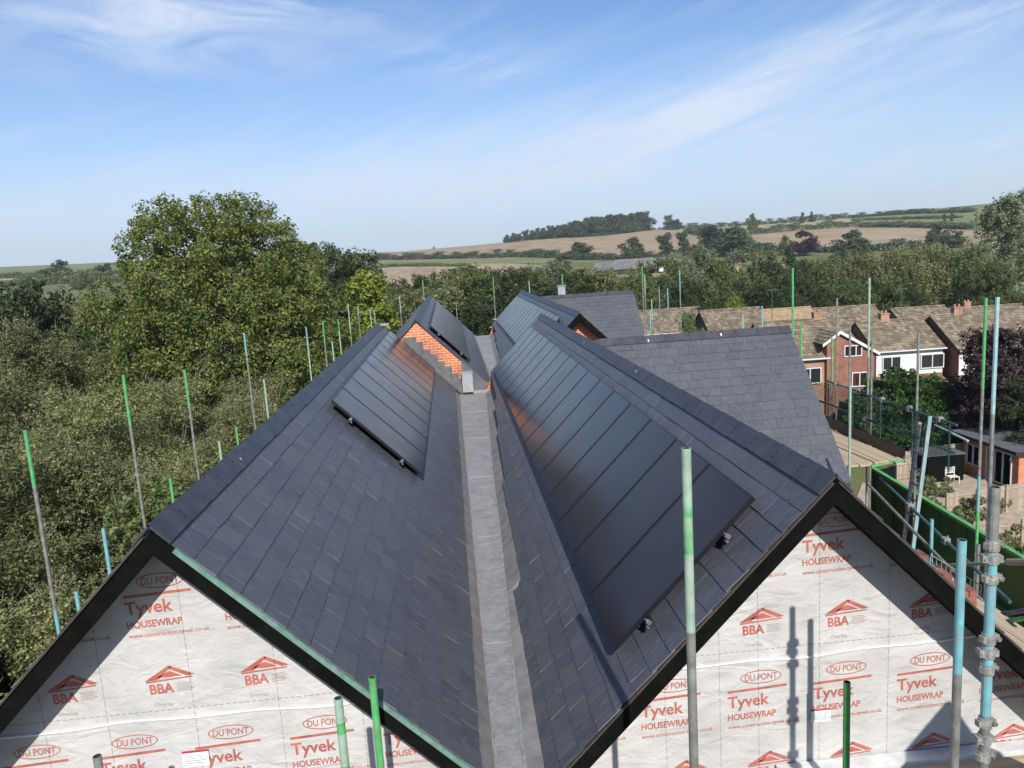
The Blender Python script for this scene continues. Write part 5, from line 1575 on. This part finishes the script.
# garden room
def garden_room():
    a = atY(1018, 492, 40); b0 = atY(974, 470, 44.5)
    o = empty('garden_room', (31.55, 40.0, HG), 'red brick garden room with an overhanging grey flat roof and dark glazed side', 'garden room')
    mb = MB()
    mb.box((3.2, 2.4, 1.15), (6.4, 4.8, 2.3)); mb.build('wall', M['brick_new'], o)
    mb = MB(); mb.prism([(-.45, -.35, 2.30), (7, -.35, 2.30), (7, 5.6, 2.30), (-.45, 5.6, 2.30)], (0, 0, .16)); mb.build('roof', M['flat_roof'], o)
    mb = MB(); mb.prism([(-.47, -.37, 2.27), (7.02, -.37, 2.27), (7.02, -.35, 2.27), (-.47, -.35, 2.27)], (0, 0, .2)); mb.prism([(-.47, -.35, 2.27), (-.45, -.35, 2.27), (-.45, 5.62, 2.27), (-.47, 5.62, 2.27)], (0, 0, .2)); mb.build('fascia', M['tile_dark'], o)
    window_part(o, -2.6, .1, 2.1, 2.0, (-.03, 0, 0), 3, nrm=(-1, 0, 0), tx=(0, -1, 0), name='glazed_door')
    window_part(o, -4.4, .6, 1.2, 1.3, (-.03, 0, 0), 2, nrm=(-1, 0, 0), tx=(0, -1, 0))
    mb = MB(); mb.tube((-.1, .5, 1.7), (-.1, .5, 1.95), .07, n=8); mb.build('wall_light', M['white'], o)
garden_room()
# paved garden patch and the pale terrace beyond the deck
def patch(name, pts, z, mat, label):
    mb = MB(); mb.prism([(p[0], p[1], z) for p in pts], (0, 0, .06)); o = mb.build(name, mat, None, (pts[0][0], pts[0][1], z)); tag(o, label, kind='structure')
patch('patio', [G(840, 545), G(1000, 528), G(984, 474), G(862, 484)], HG+.01, M['paving'], 'pale patio in front of the garden fence')
patch('garden_ground', [G(790, 450), G(890, 470), G(872, 402), G(790, 385)], HG+.005, G_site, 'rough earth in the garden beyond the netted deck')
patch('garden_gravel', [G(935, 620), G(1100, 600), G(1060, 490), G(940, 500)], HG+.002, M['paving'], 'pale gravel between the garden fences')
def garden_chair(label, x, y):
    o = empty('garden_chair', (x, y, HG+.07), label, 'chair')
    mb = MB()
    for k in range(4): mb.box((0, -.2+k*.12, .42), (.6, .09, .03))
    mb.build('seat', M['white'], o)
    mb = MB()
    for k in range(3): mb.box((0, .28, .58+k*.14), (.6, .03, .09))
    mb.build('backrest', M['white'], o)
    for sx_ in (-1, 1):
        for sy in (-1, 1):
            mb = MB(); mb.bar((sx_*.27, sy*.24, 0), (sx_*.27, sy*.24, .42 if sy < 0 else .95), .05, .05); mb.build('leg', M['white'], o)
p = G(952, 484); garden_chair('white slatted garden chair in front of the dark shade by the garden room', p[0], p[1])

# washing-line / swing frame: small white A-frame by the purple tree
p = G(1017, 446)
o = empty('a_frame', p, 'small pale A-shaped frame in the dark shade under the purple tree', 'frame')
for q in (-.45, .45):
    mb = MB(); mb.bar((q, 0, 0), (0, 0, 1.9), .1, .05, up=(0, 1, 0)); mb.build('leg', M['white'], o)
mb = MB(); mb.bar((-.22, 0, .9), (.22, 0, .9), .06, .08); mb.build('crossbar', M['white'], o)

for (px, py, D, kind, lab, v) in ((880, 380, 50, 'laurel', 'bright green bush left in the laurel group below the white-clad house', 0), (905, 368, 49, 'laurel', 'tall bright green bush in the laurel group, below the white-clad house', 1), (928, 374, 50, 'laurel', 'bright green bush in the middle of the laurel group', 2),
                             (950, 384, 50, 'laurel', 'bright green bush at the right of the laurel group', 0), (888, 396, 49, 'laurel', 'lower front bush at the left of the laurel group', 2), (915, 396, 48.5, 'laurel', 'lower front bush at the middle of the laurel group', 0), (943, 396, 48.5, 'laurel', 'lower front bush at the right of the laurel group', 1), (966, 388, 49.5, 'laurel', 'rightmost laurel bush beside the purple tree', 2),
                             (866, 396, 49, 'laurel', 'leftmost laurel bush beside the brick gable', 1),
                             (994, 328, 47, 'purple', 'dark purple-leaved tree in front of the right-hand houses', 0), (1016, 345, 46, 'purple', 'dark purple-leaved tree at the right edge', 1), (1040, 370, 42, 'dark', 'dark tree at the right edge above the garden room', 0), (1000, 395, 49, 'dark', 'dark tree behind the garden room', 1)):
    place_px(kind, px, py, D, lab, v, 'garden trees on the right')
for k, (px, py, s_, lab) in enumerate(((921, 505, 1.5, 'straggly shrub beside the white garden chair'), (945, 498, .9, 'small shrub right of the white garden chair'), (972, 536, 1.6, 'straggly shrub in front of the middle garden fence'), (930, 522, 1.3, 'shrub just above the green panels'), (1000, 512, .8, 'small plant at the garden room\'s corner'),
                               (812, 410, 1.4, 'rough shrub in the garden beyond the netting, left one'), (832, 420, 1.6, 'rough shrub in the garden beyond the netting, middle one'), (852, 425, 1.3, 'rough shrub in the garden beyond the netting, right one'), (1010, 566, 1.4, 'dark shrub behind the lowest garden fence'))):
    p = G(px, py); tree('shrub', 61, p, lab, 'shrub', s_*.8, k*1.3, 'garden shrubs on the right', k % 2)
# black block put in to stand for the deep shade left of the garden room
o = empty('shade_block', (27.9, 42.6, HG), 'low black block standing for the deep shade left of the brick garden room', 'shade block')
mb = MB(); mb.box((1.1, 1.0, .85), (2.3, 1.8, 1.7)); mb.build('wall', M['black'], o)
mb = MB(); mb.box((1.1, 1.0, 1.74), (2.4, 1.9, .08)); mb.build('roof', M['flat_roof'], o)
# television aerials
for (px, py, D, lab) in ((902, 288, 74, 'tall television aerial on a pole above the white-clad house'), (772, 289, 73, 'television aerial above the tan roof')):
    p = atY(px, py, D)
    o = empty('tv_aerial', (p[0], p[1], p[2]-3.6), lab, 'aerial', 'television aerials')
    mb = MB(); mb.tube((0, 0, 0), (0, 0, 3.6), .035, n=6); mb.build('mast', M['tube_dark'], o)
    mb = MB(); mb.tube((-.5, 0, 3.5), (.6, .2, 3.5), .02, n=5)
    for k in range(6): mb.tube((-.4+k*.18, -.35, 3.5), (-.4+k*.18, .35, 3.5), .015, n=4)
    mb.build('antenna', M['galv'], o)

# ------------------------------------------------------------------ sky and sun
SUN = Vector((.05, -1.0, .78)).normalized()
world = bpy.data.worlds.new('World'); scene.world = world
world.use_nodes = True
nt = world.node_tree; nt.nodes.clear(); L = nt.links.new
out = N(nt, 'ShaderNodeOutputWorld'); bg = N(nt, 'ShaderNodeBackground')
sky = N(nt, 'ShaderNodeTexSky'); sky.sky_type = 'NISHITA'; sky.sun_disc = False
sky.sun_elevation = math.asin(SUN.z); sky.sun_rotation = atan2(SUN.x, SUN.y)
sky.altitude = 100; sky.air_density = 1.0; sky.dust_density = .4; sky.ozone_density = 3.0
tc = N(nt, 'ShaderNodeTexCoord'); sp = N(nt, 'ShaderNodeSeparateXYZ'); L(tc.outputs['Generated'], sp.inputs[0])
zc = N(nt, 'ShaderNodeMath', operation='MAXIMUM'); zc.inputs[1].default_value = 0; L(sp.outputs['Z'], zc.inputs[0])
azn = N(nt, 'ShaderNodeMath', operation='ARCTAN2'); L(sp.outputs['X'], azn.inputs[0]); L(sp.outputs['Y'], azn.inputs[1])
eln = N(nt, 'ShaderNodeMath', operation='ARCSINE'); L(sp.outputs['Z'], eln.inputs[0])
cb = N(nt, 'ShaderNodeCombineXYZ'); L(azn.outputs[0], cb.inputs['X']); L(eln.outputs[0], cb.inputs['Y'])
def mth(op, a, b=None, clamp=False):
    n = N(nt, 'ShaderNodeMath', operation=op, use_clamp=clamp)
    for k, q in enumerate((a, b)):
        if q is None: continue
        if isinstance(q, (int, float)): n.inputs[k].default_value = q
        else: L(q, n.inputs[k])
    return n.outputs[0]
def streaks(rot, sa, sb, seed, det, dist, lo, hi):
    mp = N(nt, 'ShaderNodeMapping', vector_type='TEXTURE'); mp.inputs['Rotation'].default_value = (0, 0, rot); mp.inputs['Scale'].default_value = (sa, sb, 1); mp.inputs['Location'].default_value = (seed*1.7, seed, 0)
    L(cb.outputs[0], mp.inputs['Vector'])
    n = N(nt, 'ShaderNodeTexNoise'); n.inputs['Scale'].default_value = 1; n.inputs['Detail'].default_value = det; n.inputs['Distortion'].default_value = dist; n.inputs['Roughness'].default_value = .6
    L(mp.outputs['Vector'], n.inputs['Vector'])
    r = ramp(nt, [(lo, 0.0), (hi, 1.0)]); L(n.outputs['Fac'], r.inputs['Fac'])
    return r.outputs['Color']
def region(az0, el0, rot, sa, sb, amp):
    mp = N(nt, 'ShaderNodeMapping', vector_type='TEXTURE'); mp.inputs['Rotation'].default_value = (0, 0, rot); mp.inputs['Scale'].default_value = (sa, sb, 1); mp.inputs['Location'].default_value = (az0, el0, 0)
    L(cb.outputs[0], mp.inputs['Vector'])
    ln = N(nt, 'ShaderNodeVectorMath', operation='LENGTH'); L(mp.outputs['Vector'], ln.inputs[0])
    q = mth('MULTIPLY', ln.outputs['Value'], ln.outputs['Value'])
    e = mth('EXPONENT', mth('MULTIPLY', q, -1.0))
    return mth('MULTIPLY', e, amp)
fine = streaks(.28, .22, .028, 3.1, 12, .7, .40, .68)
fine2 = streaks(.20, .09, .016, 8.3, 12, .9, .42, .72)
soft = streaks(.24, .55, .085, 5.7, 8, .3, .34, .66)
wisp = streaks(-.12, .16, .045, 1.9, 12, 1.0, .38, .66)
r1 = region(-.31, .29, .02, .22, .06, .95)
r2 = region(.36, .16, .30, .42, .052, .95)
r3 = region(-.10, .10, .05, .75, .07, .95)
r4 = region(.05, .235, -.1, .10, .028, .6)
r5 = region(.62, .07, .05, .22, .04, .8)
r6 = region(.55, .33, .2, .2, .02, .6)
base = .10
tex = mth('ADD', mth('MULTIPLY', fine, .55), mth('MULTIPLY', fine2, .30))
a1 = mth('MULTIPLY', r1, mth('ADD', mth('MULTIPLY', wisp, .8), .12))
a2 = mth('MULTIPLY', r2, mth('ADD', mth('ADD', tex, mth('MULTIPLY', soft, .3)), .05))
a3 = mth('MULTIPLY', r3, mth('ADD', mth('MULTIPLY', soft, .55), mth('ADD', mth('MULTIPLY', fine, .2), .2)))
a4 = mth('MULTIPLY', mth('ADD', r4, r6), mth('ADD', tex, .05))
a5 = mth('MULTIPLY', r5, mth('ADD', tex, .1))
a6 = mth('MULTIPLY', mth('MULTIPLY', soft, fine), .14)
tot = mth('ADD', mth('ADD', mth('ADD', a1, a2), mth('ADD', a3, a4)), mth('ADD', a5, a6), clamp=True)
tint = N(nt, 'ShaderNodeMix', data_type='RGBA', blend_type='MULTIPLY'); tint.inputs['Factor'].default_value = 1; L(sky.outputs[0], tint.inputs[6]); tint.inputs[7].default_value = (.74, .90, 1.10, 1)
hz_ = ramp(nt, [(0.0, .88), (.06, .55), (.15, .22), (.30, .0)]); L(zc.outputs[0], hz_.inputs['Fac'])
mxh = N(nt, 'ShaderNodeMix', data_type='RGBA'); L(hz_.outputs['Color'], mxh.inputs['Factor']); L(tint.outputs[2], mxh.inputs[6]); mxh.inputs[7].default_value = (5.0, 6.0, 7.1, 1)
mxs = N(nt, 'ShaderNodeMix', data_type='RGBA'); L(tot, mxs.inputs['Factor']); L(mxh.outputs[2], mxs.inputs[6]); mxs.inputs[7].default_value = (5.6, 6.4, 7.7, 1)
L(mxs.outputs[2], bg.inputs['Color']); bg.inputs['Strength'].default_value = .08
L(bg.outputs[0], out.inputs['Surface'])

sd = bpy.data.lights.new('sun', 'SUN'); sd.energy = 4.0; sd.angle = radians(.53); sd.color = (1.0, .955, .88)
so = bpy.data.objects.new('sun', sd); COL.objects.link(so)
so.rotation_euler = SUN.to_track_quat('Z', 'Y').to_euler(); so.location = (20, -30, 60)

scene.view_settings.view_transform = 'Standard'; scene.view_settings.look = 'None'
scene.view_settings.exposure = 0.70; scene.view_settings.gamma = 1.0
scene.render.engine = 'CYCLES'
scene.cycles.max_bounces = 4; scene.cycles.diffuse_bounces = 2; scene.cycles.glossy_bounces = 3; scene.cycles.transmission_bounces = 2; scene.cycles.transparent_max_bounces = 4
scene.render.resolution_x = 1024; scene.render.resolution_y = 768

# board at the foot of the right gable, and an unseen triangular panel with platform, added to shade it
o = empty('scaffold_board', (3.7, 5.08, -4.14), 'brown board lying at the foot of the right gable below the pale plastic strip', 'board')
mb = MB(); mb.box((0, 0, 0), (2.7, .225, .038)); mb.build('plank', M['board_x'], o)
mb = MB(); mb.box((-1.34, 0, 0), (.03, .228, .042)); mb.box((1.34, 0, 0), (.03, .228, .042)); mb.build('end_band', M['galv'], o)
d_ = deck('added boarded platform, out of frame, carrying the shadow-casting panel', 2.8, 4.9, 2.1, 3.4, -3.3, 9)
o = empty('added_shadow_panel', (3.86, 2.9, -3.3), 'added triangular panel, out of frame, that casts a shadow on the right gable', 'shadow caster')
mb = MB(); mb.prism([(-1.3, 0, .02), (1.0, 0, .02), (.02, 0, 1.5), (-.02, 0, 1.5)], (0, .018, 0), 0); mb.build('sheet', M['board_x'], o)
mb = MB(); mb.bar((0, .02, .05), (0, .55, .05), .05, .05); mb.bar((0, .03, 1.0), (0, .5, .08), .05, .05); mb.build('brace', M['board'], o)

# thin air between the camera and the hills
hb = MB(); hb.box((0, 400, 42), (5400, 5400, 120))
m_, nt_, b_ = _mat('air_haze')
nt_.nodes.remove(b_)
pv = nt_.nodes.new('ShaderNodeVolumePrincipled'); pv.inputs['Density'].default_value = HAZE_D; pv.inputs['Color'].default_value = (.92, .96, 1.0, 1); pv.inputs['Anisotropy'].default_value = .2
nt_.links.new(pv.outputs[0], nt_.nodes['Material Output'].inputs['Volume'])
ho = hb.build('haze', m_, None, (0, 400, -18)); tag(ho, 'thin bluish haze in the air over the fields', kind='stuff')
scene.cycles.volume_bounces = 0
